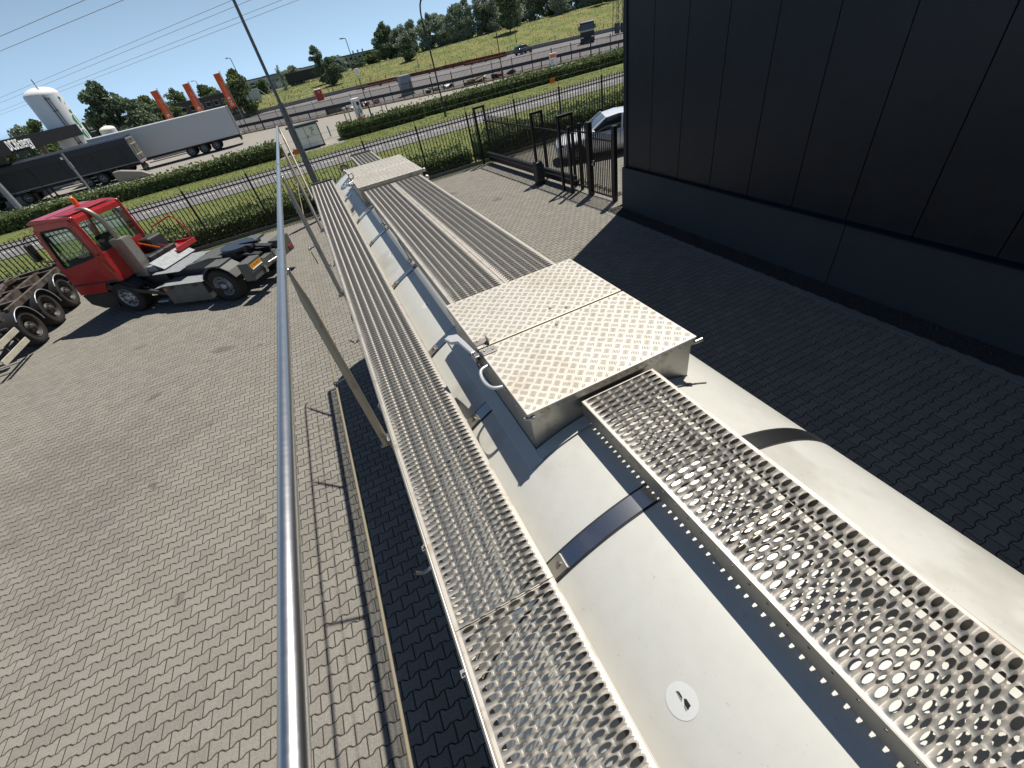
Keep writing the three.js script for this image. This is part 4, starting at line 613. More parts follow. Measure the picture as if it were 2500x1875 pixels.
// ------------------------------------------------------------------ cars
function carShape(o) { // sections along x (front is +x): [x, half width, bottom, belt, roof half width, roof]
  return o;
}
function buildCar(t, paint, L, wB) {
  const st = [[L * 0.5, 0.62, 0.3, 0.62], [L * 0.47, 0.78, 0.24, 0.72], [L * 0.4, 0.87, 0.22, 0.83], [L * 0.2, 0.9, 0.22, 0.93], [L * 0.0, 0.91, 0.22, 0.97], [-L * 0.25, 0.91, 0.22, 0.99], [-L * 0.4, 0.88, 0.24, 1.0], [-L * 0.47, 0.82, 0.28, 0.95], [-L * 0.5, 0.7, 0.34, 0.85]];
  const prof = (w, b, h) => [[-w * 0.92, b], [-w, b + (h - b) * 0.35], [-w * 0.985, b + (h - b) * 0.75], [-w * 0.93, h], [0, h + 0.045], [w * 0.93, h], [w * 0.985, b + (h - b) * 0.75], [w, b + (h - b) * 0.35], [w * 0.92, b]];
  const loft = (secs) => { const pos = [], idx = [], N = secs[0].length; for (const s of secs) for (const p of s) pos.push(...p); for (let i = 0; i < secs.length - 1; i++) for (let j = 0; j < N; j++) { const a = i * N + j, b = i * N + (j + 1) % N; idx.push(a, a + N, b, b, a + N, b + N); } for (const [k, f] of [[0, 1], [secs.length - 1, -1]]) for (let j = 1; j < N - 1; j++) f > 0 ? idx.push(k * N, k * N + j, k * N + j + 1) : idx.push(k * N, k * N + j + 1, k * N + j); const g = new THREE.BufferGeometry(); g.setAttribute('position', new THREE.Float32BufferAttribute(pos, 3)); g.setIndex(idx); g.computeVertexNormals(); return g; };
  mesh('body', loft(st.map(([x, w, b, h]) => prof(w, b, h).map(([z, y]) => [x, y, z]))), paint, t);
  const cs = [[L * 0.19, 0.8, 0.95, 0.97], [L * 0.02, 0.72, 0.97, 1.4], [-L * 0.1, 0.7, 0.97, 1.47], [-L * 0.28, 0.68, 0.98, 1.44], [-L * 0.4, 0.66, 0.98, 1.3], [-L * 0.46, 0.72, 0.96, 1.0]];
  const cp = (wt, b, h) => [[-0.84, b], [-0.84 + (0.84 - wt) * 0.5, (b + h) / 2], [-wt, h - 0.03], [-wt * 0.8, h], [wt * 0.8, h], [wt, h - 0.03], [0.84 - (0.84 - wt) * 0.5, (b + h) / 2], [0.84, b]];
  mesh('greenhouse', loft(cs.map(([x, w, b, h]) => cp(w, b, h).map(([z, y]) => [x, y, z]))), M.glassD, t);
  mesh('roof', loft(cs.slice(1, 5).map(([x, w, b, h]) => [[-w * 1.01, h - 0.035], [-w * 0.8, h + 0.008], [w * 0.8, h + 0.008], [w * 1.01, h - 0.035], [w * 0.8, h - 0.02], [-w * 0.8, h - 0.02]].map(([z, y]) => [x, y, z]))), paint, t);
  for (const s of [-1, 1]) {
    mesh('pillar', [bar(V3(L * 0.19, 0.96, s * 0.81), V3(L * 0.02, 1.41, s * 0.71), 0.06, 0.05), bar(V3(-L * 0.12, 0.97, s * 0.845), V3(-L * 0.13, 1.44, s * 0.71), 0.06, 0.05), bar(V3(-L * 0.44, 0.98, s * 0.8), V3(-L * 0.37, 1.36, s * 0.68), 0.09, 0.07)], paint, t);
    mesh('door_seam', [box(0.012, 0.6, 0.02, L * 0.17, 0.62, s * 0.9), box(0.012, 0.6, 0.02, -L * 0.1, 0.63, s * 0.915)], M.black, t); mesh('door_handle', [rbox(0.2, 0.03, 0.03, 0.01, -L * 0.03, 0.84, s * 0.905)], paint, t);
    mesh('mirror', rbox(0.12, 0.13, 0.2, 0.04, L * 0.15, 1.02, s * 1.0), paint, t); mesh('headlight', rbox(0.3, 0.12, 0.3, 0.05, L * 0.44, 0.68, s * 0.66), M.glassD, t);
    for (const x of [wB / 2, -wB / 2]) { mesh('wheel_arch', cyl(0.37, 0.37, 0.16, 28, x, 0.33, s * 0.835, Math.PI / 2), M.black, t); wheel(t, x, 0.32, s * 0.83, 0.32, 0.21, s, M.rim, false); }
  }
  mesh('grille', [rbox(0.05, 0.12, 0.9, 0.02, L * 0.485, 0.55, 0), rbox(0.05, 0.14, 1.3, 0.02, L * 0.475, 0.33, 0)], M.black, t);
}
const carWhite = mat([0.82, 0.83, 0.85], 0.25, 0, { clearcoat: 1, clearcoatRoughness: 0.05 }), carBlue = mat([0.035, 0.04, 0.055], 0.3, 0.3, { clearcoat: 1, clearcoatRoughness: 0.08 });
{
  const hx = -0.9, hF = 0.43, ry = Math.atan2(hF, hx);      // nose to the left and away
  const t = thing('parked_car', 'white passenger car parked behind the black gate beside the hall', 'car', 11.45, 16.9, ry); buildCar(t, carWhite, 4.3, 2.6);
  const c = thing('parked_car', 'small dark blue car parked by the rusty beams in the far depot', 'car', 46.7, 97.0, Math.atan2(0.25, 0.97)); buildCar(c, carBlue, 3.9, 2.4);
}
// ------------------------------------------------------------------ trucks far off
function semiTrailer(t, L, H0, H1, W, skin, frameM, wheels) {    // local x forward, rear at x = 0
  mesh('side_panel', [rbox(L, H1 - H0, 0.05, 0.02, L / 2, (H0 + H1) / 2, -W / 2), rbox(L, H1 - H0, 0.05, 0.02, L / 2, (H0 + H1) / 2, W / 2)], skin, t);
  mesh('roof', rbox(L, 0.06, W, 0.02, L / 2, H1, 0), skin, t); mesh('floor', box(L, 0.16, W, L / 2, H0, 0), frameM, t); mesh('bulkhead', rbox(0.06, H1 - H0, W, 0.02, L, (H0 + H1) / 2, 0), skin, t);
  for (const s of [-1, 1]) mesh('rear_door', rbox(0.05, H1 - H0 - 0.15, W / 2 - 0.04, 0.02, 0.0, (H0 + H1) / 2, s * W / 4), skin, t);
  mesh('rear_frame', [box(0.1, H1 - H0 + 0.1, 0.1, -0.03, (H0 + H1) / 2, -W / 2 + 0.03), box(0.1, H1 - H0 + 0.1, 0.1, -0.03, (H0 + H1) / 2, W / 2 - 0.03), box(0.1, 0.12, W, -0.03, H1, 0), box(0.14, 0.2, W, -0.03, H0 - 0.05, 0), ...[-0.9, -0.35, 0.35, 0.9].map((z) => rod(V3(-0.06, H0, z), V3(-0.06, H1, z), 0.018, 6))], M.galv, t);
  mesh('chassis', [box(L, 0.25, 0.14, L / 2, H0 - 0.2, -0.45), box(L, 0.25, 0.14, L / 2, H0 - 0.2, 0.45), box(0.1, 0.3, 2.2, 0.1, 0.55, 0), box(0.08, 0.4, 1.2, 0.2, 0.75, 0)], frameM, t);
  for (const x of wheels) { mesh('axle', rod(V3(x, 0.5, -1), V3(x, 0.5, 1), 0.08), frameM, t); for (const s of [-1, 1]) wheel(t, x, 0.5, s * 1.02, 0.5, 0.36, s, M.rim, true); }
  for (const s of [-1, 1]) { mesh('mudguard', wheels.map((x) => { const g = new THREE.CylinderGeometry(0.58, 0.58, 0.4, 18, 1, true, -1.1, 2.2); g.rotateX(Math.PI / 2); g.rotateZ(Math.PI); g.translate(x, 0.5, s * 1.02); return g; }), M.black, t); mesh('landing_leg', [box(0.12, 0.9, 0.12, L - 3, 0.48, s * 0.6), box(0.24, 0.04, 0.24, L - 3, 0.02, s * 0.6)], frameM, t); mesh('side_guard', [box(4.2, 0.09, 0.03, L - 5.9, 0.78, s * 1.15), box(4.2, 0.09, 0.03, L - 5.9, 0.5, s * 1.15)], M.galv, t); mesh('tail_lamp', box(0.04, 0.12, 0.4, -0.08, H0 - 0.15, s * 0.8), M.redDark, t); }
}
function truckCab(t, x, paint, hgt = 3.2) {    // rear of the cab at x, nose towards +x
  mesh('cab', prism(roundPoly([[x, 0.6], [x + 2.25, 0.6], [x + 2.3, 1.5], [x + 2.15, hgt - 0.25], [x + 1.8, hgt], [x, hgt]], 0.18), 2.4, 0.05), paint, t);
  mesh('windscreen', box(0.03, 0.85, 2.05, x + 2.24, hgt - 0.85, 0, 0, 0, 0.12), M.glassD, t);
  for (const s of [-1, 1]) { mesh('side_window', pane(roundPoly([[x + 1.1, 1.75], [x + 2.08, 1.72], [x + 1.98, 2.5], [x + 1.15, 2.5]], 0.08), 0.02).translate(0, 0, s * 1.205), M.glassD, t); mesh('mirror', rbox(0.15, 0.6, 0.25, 0.05, x + 2.25, hgt - 0.9, s * 1.36), M.black, t); mesh('headlight', rbox(0.06, 0.25, 0.45, 0.03, x + 2.29, 0.85, s * 0.85), M.vinyl, t); }
  mesh('bumper', rbox(0.4, 0.5, 2.45, 0.06, x + 2.2, 0.55, 0), M.greyD, t); mesh('grille', box(0.04, 0.7, 1.5, x + 2.31, 1.25, 0), M.black, t);
  mesh('chassis', [box(4.2, 0.24, 0.14, x - 1.2, 0.85, -0.42), box(4.2, 0.24, 0.14, x - 1.2, 0.85, 0.42)], M.greyD, t); mesh('fender', [-1, 1].map((s) => rbox(1.1, 0.06, 0.5, 0.02, x - 2.0, 1.05, s * 0.98)), M.bldWhite, t);
  for (const s of [-1, 1]) { wheel(t, x + 1.3, 0.5, s * 1.0, 0.5, 0.32, s, M.rim, false); wheel(t, x - 2.0, 0.5, s * 0.95, 0.5, 0.45, s, M.rim, true); }
}
{
  const b = thing('box_trailer', 'long white box trailer parked beyond the road under orange flags', 'trailer', -6.15, 63.2, Math.PI + 0.03); semiTrailer(b, 13.4, 1.0, 3.58, 2.5, M.boxWhite, M.greyD, [2.75, 4.05, 5.35]);
  const tu = thing('tractor_unit', 'dark truck coupled to the white box trailer, mostly hidden', 'truck', -6.15, 63.2, Math.PI + 0.03); truckCab(tu, 13.9, M.truckBlk, 3.3);
  const k = thing('tipper_trailer', 'dark grey high-sided bulk trailer with rolled black tarp behind the hedge', 'trailer', -15.35, 58.7, Math.PI + 0.02); semiTrailer(k, 11.6, 1.12, 3.1, 2.5, M.curtain, M.truckBlk, [2.4, 3.7, 5.0]);
  mesh('tarp', [prism(roundPoly([[-1.32, 2.72], [-1.33, 3.2], [-0.9, 3.33], [0.9, 3.33], [1.33, 3.2], [1.32, 2.72], [1.28, 2.72], [1.28, 3.1], [-1.28, 3.1], [-1.28, 2.72]], 0.08), 11.7).rotateY(Math.PI / 2).translate(5.8, 0, 0)], M.tarp, k);
  for (const x of [0.9, 3.4, 5.9, 8.4, 10.6]) for (const s of [-1, 1]) mesh('stake', box(0.07, 1.95, 0.03, x, 2.05, s * 1.285), M.truckBlk, k);
  mesh('side_rail', [-1, 1].map((s) => box(11.6, 0.07, 0.04, 5.8, 1.13, s * 1.28)), M.galv, k);
  mesh('tail_ladder', [...[-0.9, -0.5, 0.1, 0.5, 0.9].map((z) => box(0.05, 1.8, 0.05, -0.12, 2.2, z)), box(0.05, 0.05, 2.2, -0.12, 2.6, 0), box(0.05, 0.05, 2.2, -0.12, 1.7, 0)], M.tan, k);
  const kt = thing('tractor_unit', 'black truck cab in front of the dark bulk trailer at the left edge', 'truck', -15.35, 58.7, Math.PI + 0.02); truckCab(kt, 12.1, M.truckBlk, 3.1);
  const bl = thing('concrete_barrier', 'sloped pale concrete block behind the dark bulk trailer', 'barrier', -16.0, 55.4, 0.02); mesh('block', prism(roundPoly([[-1.3, 0], [1.6, 0], [0.9, 0.5], [-0.7, 0.95], [-1.3, 0.95]], 0.04), 0.8, 0.02), M.concrete, bl); mesh('lift_hook', at(new THREE.TorusGeometry(0.1, 0.015, 6, 12), -0.9, 0.96, 0), M.bolt, bl);
  const tr = thing('flatbed_truck', 'dark flatbed truck facing the road in the far depot', 'truck', 52.6, 82.5, -Math.PI / 2 - 0.58); truckCab(tr, 0, M.truckBlk, 3.1); mesh('visor_stripe', box(0.05, 0.22, 2.3, 2.3, 1.75, 0), M.tan, tr); mesh('bed', [rbox(6, 0.2, 2.45, 0.03, -3.4, 1.15, 0), box(0.1, 1.9, 0.1, -0.5, 2.1, -0.8), box(0.1, 1.9, 0.1, -0.5, 2.1, 0.8), box(0.1, 1.1, 2.4, -0.4, 1.8, 0)], M.truckBlk, tr);
  const bt = thing('lorry', 'distant dark lorry with blue cab below the warehouse', 'truck', 2.5, 186, -0.02); semiTrailer(bt, 16, 1.0, 3.4, 2.5, M.curtain, M.truckBlk, [2.5, 3.8, 5.1]); truckCab(bt, 16.6, M.blue, 3.9); bt.position.y = landH(10, 186) - 0.1;
}
// ------------------------------------------------------------------ foliage
const leafG = (() => { const g = flat([new THREE.PlaneGeometry(1, 0.55), at(new THREE.PlaneGeometry(0.8, 0.45), 0.1, 0.12, 0.1, 1.1, 0.7, 0.4)]); return g; })();
const _c = new THREE.Color();
const LEAF = [[-0.5, -0.2, 0.05], [0.5, -0.12, -0.05], [0.42, 0.3, 0.08], [-0.4, 0.24, -0.06], [-0.1, -0.42, 0.3], [0.2, 0.4, 0.32], [0.12, 0.36, -0.34], [-0.15, -0.38, -0.3]];
function leafSpots(n, where, s0, s1, tones, upright, each) {
  const p = new THREE.Vector3(), q = new THREE.Quaternion(), e = new THREE.Euler();
  for (let i = 0; i < n; i++) { where(p, i); const s = rr(s0, s1); e.set(rr(-1.4, 1.4) * (1 - upright), rr(0, 6.28), rr(-1.2, 1.2) * (1 - upright) + upright * 1.4); q.setFromEuler(e); const a = tones[Math.floor(rnd() * tones.length)], k = rr(0.75, 1.25); each(p, q, s, [a[0] * k, a[1] * k, a[2] * k], i); }
}
function leaves(name, parent, n, where, s0, s1, tones) {        // one mesh of leaf-sized faces
  const pos = new Float32Array(n * 24), col = new Float32Array(n * 24), idx = new Uint32Array(n * 12), v = new THREE.Vector3();
  leafSpots(n, where, s0, s1, tones, 0, (p, q, s, c, i) => { LEAF.forEach((l, k) => { v.set(l[0] * s, l[1] * s, l[2] * s).applyQuaternion(q).add(p); const o = (i * 8 + k) * 3; pos[o] = v.x; pos[o + 1] = v.y; pos[o + 2] = v.z; col[o] = c[0]; col[o + 1] = c[1]; col[o + 2] = c[2]; }); const b = i * 8; idx.set([b, b + 1, b + 2, b, b + 2, b + 3, b + 4, b + 5, b + 6, b + 4, b + 6, b + 7], i * 12); });
  const g = new THREE.BufferGeometry(); g.setAttribute('position', new THREE.BufferAttribute(pos, 3)); g.setAttribute('color', new THREE.BufferAttribute(col, 3)); g.setIndex(new THREE.BufferAttribute(idx, 1)); g.computeVertexNormals();
  return mesh(name, g, M.leafV, parent);
}
function tufts(name, n, where, s0, s1, tones, upright) {
  const ms = [], cs = []; leafSpots(n, where, s0, s1, tones, upright, (p, q, s, c) => { ms.push(new THREE.Matrix4().compose(p, q, new THREE.Vector3(s, s, s))); cs.push(new THREE.Color().setRGB(...c)); });
  return isStuff(copies(name, leafG, M.leaf, ms, scene, cs));
}
const GREEN = [[0.12, 0.17, 0.05], [0.16, 0.21, 0.065], [0.22, 0.26, 0.09], [0.09, 0.13, 0.04]];
const DARK = [[0.1, 0.155, 0.075], [0.14, 0.2, 0.1], [0.18, 0.235, 0.125]];
const SILVER = [[0.27, 0.33, 0.24], [0.34, 0.4, 0.29], [0.22, 0.28, 0.2], [0.38, 0.43, 0.32]];
const core = mat([0.1, 0.14, 0.045], 1);
function hedge(name, label, x0, x1, f0, f1, h, n, size, tones, ragged = 0.18) {
  const L = x1 - x0, D = f1 - f0, o = thing(name, label, 'hedge', (x0 + x1) / 2, (f0 + f1) / 2), top = (x) => h * (0.86 + 0.28 * (f1_(x) - 0.3));
  function f1_(x) { return f2((x + 80) / 60, 0.37, 16, 64); }
  const seg = Math.max(2, Math.round(L / 1.2)), cs = []; for (let i = 0; i < seg; i++) { const xa = -L / 2 + L * (i + 0.5) / seg; cs.push(rbox(L / seg * 1.15, h * 0.8, D * 0.72, 0.2, xa, h * 0.38, rr(-0.05, 0.05))); }
  mesh('branches', cs, core, o);
  leaves('foliage', o, n, (p) => {
    const x = rr(-L / 2, L / 2), u = rnd(), t = top(x + (x0 + x1) / 2), w = D / 2 * (0.85 + 0.25 * f3((x + 80) / 40, 0.7, 16, 64)); let y, z;
    if (u < 0.42) { y = t * (0.8 + 0.2 * rnd()) + (rnd() < ragged ? rr(0, 0.3) : 0); z = rr(-w, w); } else { y = t * Math.pow(rnd(), 0.8) * 0.98; z = (rnd() < 0.75 ? 1 : -1) * w * rr(0.78, 1.05) * (1 - 0.15 * y / t); }
    p.set(x, Math.max(0.03, y), z);
  }, size * 0.7, size * 1.3, tones);
  return o;
}
hedge('hedge', 'long clipped hedge left of the transformer cabin beyond the road', -27, -1.9, 42.4, 44.9, 0.98, 9500, 0.17, GREEN);
hedge('hedge', 'short clipped hedge between transformer cabin and black street lamp', 3.0, 10.5, 42.9, 45.2, 1.02, 3600, 0.17, GREEN);
hedge('hedge', 'long clipped hedge right of the black street lamp', 11.0, 44, 43.4, 46.0, 1.0, 11000, 0.17, GREEN);
hedge('shrub_bed', 'dark leafy shrubs growing behind the yard fence left of the gate', -17, 7.1, 21.8, 23.9, 0.72, 15000, 0.1, GREEN, 0.3);
hedge('shrub_bed', 'dark leafy shrubs growing behind the fence right of the gate corner', 7.9, 24, 21.9, 24.2, 0.95, 11000, 0.1, DARK.concat(GREEN), 0.3);
{ // rough grass on the verges
  const tones = [[0.2, 0.24, 0.08], [0.24, 0.26, 0.1], [0.28, 0.27, 0.13], [0.17, 0.21, 0.065]];
  const o = tufts('verge_grass', 14000, (p) => { const a = rnd() < 0.6; p.set(rr(-20, 30), -0.01, -(a ? rr(23.6, 32.2) : rr(37.6, 42.6))); }, 0.03, 0.08, tones, 0.85); tag(o, 'rough mown grass on both verges of the road', 'grass');
  const w = tufts('embankment_grass', 12000, (p) => { const x = rr(-60, 130), F = wallF(x) + 2 + 66 * Math.pow(rnd(), 0.8); p.set(x, landH(x, F) + 0.1, -F); }, 0.1, 0.24, [[0.2, 0.21, 0.09], [0.24, 0.23, 0.11], [0.17, 0.195, 0.075], [0.19, 0.21, 0.085], [0.27, 0.25, 0.13]], 0.8); tag(w, 'tall dry grass covering the embankment behind the depot', 'grass');
}
function tree(name, label, x, F, y0, h, wR, kind, n, group) {
  const o = thing(name, label, 'tree', x, F, 0, group); o.position.y = y0;
  const tones = kind === 'dark' ? DARK : kind === 'silver' ? SILVER : GREEN, bare = h * (kind === 'silver' ? 0.06 : 0.14), blobs = [];
  mesh('trunk', [rod(V3(0, -0.5, 0), V3(rr(-0.1, 0.1), h * 0.75, 0), 0.035 * h * 0.6, 8, 0.03), ...Array.from({ length: 5 }, (_, i) => { const a = i * 2.4, y = h * (0.2 + 0.1 * i); return rod(V3(0, y, 0), V3(Math.cos(a) * wR * 0.6, y + h * 0.16, Math.sin(a) * wR * 0.6), 0.05, 6, 0.02); })], M.bark, o);
  const nb = 12 + Math.floor(rnd() * 6); for (let i = 0; i < nb; i++) { const t = (i + 0.5) / nb, y = bare + (h - bare) * t, k = kind === 'poplar' ? 0.9 : Math.sqrt(Math.max(0.1, 1 - ((t - 0.45) / 0.62) ** 2)), a = rr(0, 6.28), d = wR * k * rr(0.1, 0.7); blobs.push([Math.cos(a) * d, y, Math.sin(a) * d, Math.max(0.3, wR * k * rr(0.4, 0.75)), (h - bare) / nb * rr(1.2, 2.6)]); }
  leaves('crown', o, Math.round(n * 1.6), (p, i) => { const b = blobs[i % nb]; let u = rr(-1, 1), a = rr(0, 6.28), r = Math.pow(rnd(), 0.35), s = Math.sqrt(1 - u * u); p.set(b[0] + Math.cos(a) * s * r * b[3], b[1] + u * r * b[4], b[2] + Math.sin(a) * s * r * b[3]); }, wR * 0.06 + 0.09, wR * 0.12 + 0.17, tones);
  return o;
}
{
  const ones = ['', 'first', 'second', 'third', 'fourth', 'fifth', 'sixth', 'seventh', 'eighth', 'ninth', 'tenth', 'eleventh', 'twelfth', 'thirteenth', 'fourteenth', 'fifteenth', 'sixteenth', 'seventeenth', 'eighteenth', 'nineteenth'];
  const ordinal = (n) => (n < 20 ? ones[n] : n % 10 ? ['twenty', 'thirty', 'forty', 'fifty'][Math.floor(n / 10) - 2] + '-' + ones[n % 10] : ['twentieth', 'thirtieth', 'fortieth', 'fiftieth'][n / 10 - 2]);
  const rowT = []; for (let x = 36; x < 112; x += rr(1.3, 2.3)) rowT.push(x);
  rowT.map((x) => [x, wallF(x) + rr(56, 76)]).sort((p, q) => p[0] / p[1] - q[0] / q[1]).slice(0, 50).forEach(([x, F], k) => { const y = landH(x, F) - 0.3, hh = rr(6.6, 9.6); tree('crest_tree', ordinal(k + 1) + ' tree from the left in the dense embankment crest row', x, F, y, hh, rr(2.6, 4.0), rnd() < 0.25 ? 'dark' : 'silver', 1500, 'trees along the embankment crest'); });
  tree('roadside_tree', 'large dark round tree standing low on the embankment before the crest row', 65.5, 143, landH(65, 143), 8.9, 3.9, 'dark', 2600);
  tree('roadside_tree', 'dark bushy tree behind the black street lamp on the slope', 36.0, 150, landH(36, 150) - 0.2, 5.6, 3.1, 'dark', 1700);
  tree('poplar_tree', 'tall pointed poplar behind the round tree near the red toilet', 12.2, 156, 0.9, 8.9, 2.2, 'dark', 1500);
  tree('roadside_tree', 'round dark tree left of the grassy slope behind the red toilet', 13.6, 147, 0.7, 5.8, 2.8, 'dark', 1700);
  tree('roadside_tree', 'leafy tree partly hidden by the hall beside the lattice mast', 96, 142, landH(96, 142), 7.5, 3.2, 'green', 1300);
  tree('street_tree', 'tall green tree right of the rightmost orange flag', -7.4, 118, 0, 7.3, 3.2, 'green', 1900);
  tree('dark_tree', 'large dark windswept tree beside the white silo', -30.0, 112, 0, 9.1, 3.9, 'dark', 2800);
  tree('dark_tree', 'lower dark tree between the silo and the orange flags', -25.0, 108, 0, 6.2, 3.4, 'dark', 1900);
  tree('far_tree', 'round green tree behind the leftmost orange flag', -20.2, 112, 0, 4.6, 2.9, 'green', 1500);
  tree('far_tree', 'low green tree above the white trailer roof', -31.3, 150, 0, 7.0, 4.6, 'green', 1500);
  tree('far_tree', 'small green tree left of the street lamp between flags', -24.6, 152, 0, 7.1, 3.2, 'green', 1000);
  tree('far_tree', 'rounded green tree between middle and right orange flags', -17.2, 150, 0, 6.7, 3.6, 'green', 1200);
  tree('thin_tree', 'slender pale birch in front of the long warehouse', 1.5, 170, 1.0, 6.5, 1.3, 'silver', 420);
  tree('far_tree', 'bushy tree before the pale warehouse wall', 6.0, 195, 1.4, 5.6, 4.0, 'silver', 1200);
  tree('far_tree', 'bushy dark tree left of the thin birch', -5.0, 185, 1.0, 4.6, 3.0, 'dark', 1000);
  tree('far_tree', 'low bush by the distant warehouse right of the tall poplar', 21, 190, 1.8, 5.4, 3.4, 'silver', 900);
  tree('far_tree', 'green bush below the far right warehouse', 27.5, 188, 1.8, 3.6, 3.6, 'dark', 900);
  tree('far_tree', 'bush in front of the far right warehouse door', 32.5, 190, 2.0, 4.6, 3.2, 'green', 900);
  for (let k = 0; k < 6; k++) tree('silo_side_tree', ['green tree at the left edge behind the canopy', 'tree behind the left end of the canopy sign', 'grey green tree behind the lettered canopy', 'low tree left of the white silo', 'bushy tree behind the silo foot', 'dark tree close behind the silo'][k], -61 + 4.7 * k, 128 + 3 * (k % 3), 0, [5.4, 6.2, 6.6, 7.0, 6.2, 6.4][k], 3.0, k % 2 ? 'green' : 'silver', 900);
}
// ------------------------------------------------------------------ transformer cabin, charger, bollards, small signs
{
  const t = thing('transformer_cabin', 'pale transformer cabin with blue grey roof and warning signs', 'cabin', 0.35, 43.0);
  struct('cabin_paving', sheet(-2.2, 3.1, 41.6, 46.1, -0.018), M.concrete);
  mesh('body', box(2.26, 1.56, 1.5, 0, 0.8, -0.8), M.cream, t); mesh('corner_post', [-1, 1].map((s) => box(0.06, 1.58, 0.06, s * 1.12, 0.8, -0.03)), M.greyD, t); mesh('base', box(2.34, 0.1, 1.6, 0, 0.04, -0.8), M.greyD, t);
  for (const s of [-1, 1]) mesh('door', rbox(1.02, 1.42, 0.03, 0.008, s * 0.53, 0.82, -0.035), M.cream, t); mesh('door_gap', box(0.016, 1.42, 0.012, 0, 0.82, -0.035), M.greyD, t);
  mesh('door_handle', rbox(0.05, 0.2, 0.04, 0.01, 0.1, 0.85, -0.01), M.black, t);
  mesh('roof', [prism([[-1.32, 1.6], [-1.32, 1.68], [-1.28, 1.72], [1.28, 1.72], [1.32, 1.68], [1.32, 1.6]], 1.85, 0.01).rotateX(-0.03).translate(0, 0.02, -0.8)], M.darkRoof, t);
  const tri = new THREE.Shape([[-0.14, 0], [0.14, 0], [0, 0.25]].map((p) => new THREE.Vector2(...p))); mesh('warning_triangle', new THREE.ShapeGeometry(tri).translate(0.5, 0.9, -0.016), M.ink, t);
  mesh('warning_triangle_fill', new THREE.ShapeGeometry(new THREE.Shape([[-0.1, 0.025], [0.1, 0.025], [0, 0.2]].map((p) => new THREE.Vector2(...p)))).translate(0.5, 0.9, -0.012), M.cream, t);
  mesh('notice', box(0.3, 0.16, 0.006, 0.55, 1.38, -0.018), M.tan, t); mesh('notice', box(0.26, 0.09, 0.006, 0.6, 1.22, -0.018), M.orange, t);
  const bl = (x, F, h, label) => { const b = thing('bollard', label, 'bollard', x, F); mesh('tube', cyl(0.06, 0.06, h, 14, 0, h / 2, 0), M.galv, b); mesh('cap', cyl(0.05, 0.062, 0.03, 14, 0, h + 0.015, 0), M.aluWhite, b); };
  bl(2.4, 47.5, 0.83, 'single silver bollard right of the transformer cabin'); bl(4.85, 54.2, 0.95, 'left one of two silver bollards before the charger'); bl(5.25, 53.6, 0.95, 'silver bollard touching the left side of the charger'); bl(9.15, 56.5, 0.95, 'left one of two silver bollards right of the charger'); bl(9.6, 56.1, 0.95, 'right one of two silver bollards right of the charger');
  const c = thing('charging_station', 'white electric charging pillar with black cables and red foot', 'charger', 6.45, 55.2, 0.1);
  mesh('cabinet', rbox(0.78, 1.75, 0.6, 0.06, 0, 1.05, 0), M.vinyl, c); mesh('foot', rbox(0.8, 0.26, 0.62, 0.02, 0.05, 0.12, 0), M.flag, c); mesh('screen', box(0.3, 0.3, 0.01, 0.12, 1.45, 0.302), M.glassD, c);
  mesh('cable', [curveTube([V3(-0.28, 1.7, 0.32), V3(-0.34, 1.2, 0.42), V3(-0.25, 0.5, 0.42), V3(-0.1, 0.35, 0.36), V3(-0.05, 1.0, 0.34)], 0.03), curveTube([V3(0.15, 1.55, 0.33), V3(0.1, 1.0, 0.4), V3(0.16, 0.5, 0.4), V3(0.25, 0.9, 0.34)], 0.03)], M.black, c);
  const sg = (x, F, y, label) => { const s = thing('warning_plate', label, 'sign', x, F); s.position.y = y; mesh('plate', [rbox(0.27, 0.2, 0.012, 0.02, 0, 0, 0)], M.orange, s); mesh('plate_print', [box(0.14, 0.02, 0.004, 0, 0.03, 0.009), box(0.16, 0.02, 0.004, 0, -0.01, 0.009), box(0.1, 0.02, 0.004, 0, -0.05, 0.009)], M.amber, s); mesh('clip', [box(0.02, 0.05, 0.02, -0.1, 0.11, 0), box(0.02, 0.05, 0.02, 0.1, 0.11, 0)], M.black, s); };
  sg(-0.43, 21.29, 2.45, 'orange warning plate on the fence wires in front of the cabin'); sg(11.55, 21.29, 2.5, 'orange warning plate on the fence wires above the parked car');
  const p = thing('price_pillar', 'white pillar sign with red panel behind the right hedge', 'sign', 31.8, 58, -0.3); mesh('pillar', rbox(0.86, 1.3, 0.22, 0.03, 0, 0.65, 0), M.vinyl, p); mesh('panel', box(0.7, 0.34, 0.02, 0, 1.0, 0.115), M.flag, p); mesh('panel_print', [box(0.4, 0.06, 0.01, -0.1, 0.6, 0.115), box(0.3, 0.06, 0.01, -0.14, 0.4, 0.115)], M.bldGrey, p);
}
// ------------------------------------------------------------------ street lamps
function lamp(label, x, F, h, r, m, arm, y0 = 0, o = {}) {
  const t = thing('street_lamp', label, 'street lamp', x, F); t.position.y = y0;
  mesh('pole', o.bend ? curveTube([V3(0, 0, 0), V3(0, h * 0.5, 0), V3(0, h * 0.9, 0), V3(o.bend * 0.3, h * 0.97, 0), V3(o.bend, h, 0)], r, 30, 8) : rod(V3(0, 0, 0), V3(0, h, 0), r, 10, r * 0.65), m, t);
  mesh('base_sleeve', cyl(r * 1.5, r * 1.7, o.sleeve || h * 0.18, 10, 0, (o.sleeve || h * 0.18) / 2, 0), m, t);
  if (arm) { mesh('arm', bar(V3(0, h, 0), V3(arm * 0.5, h + 0.04, 0), 0.05, 0.05), m, t); mesh('lamp_head', rbox(Math.abs(arm) * 0.7, 0.09, 0.26, 0.03, arm * 0.75, h + 0.06, 0), M.lampGrey, t); }
  return t;
}
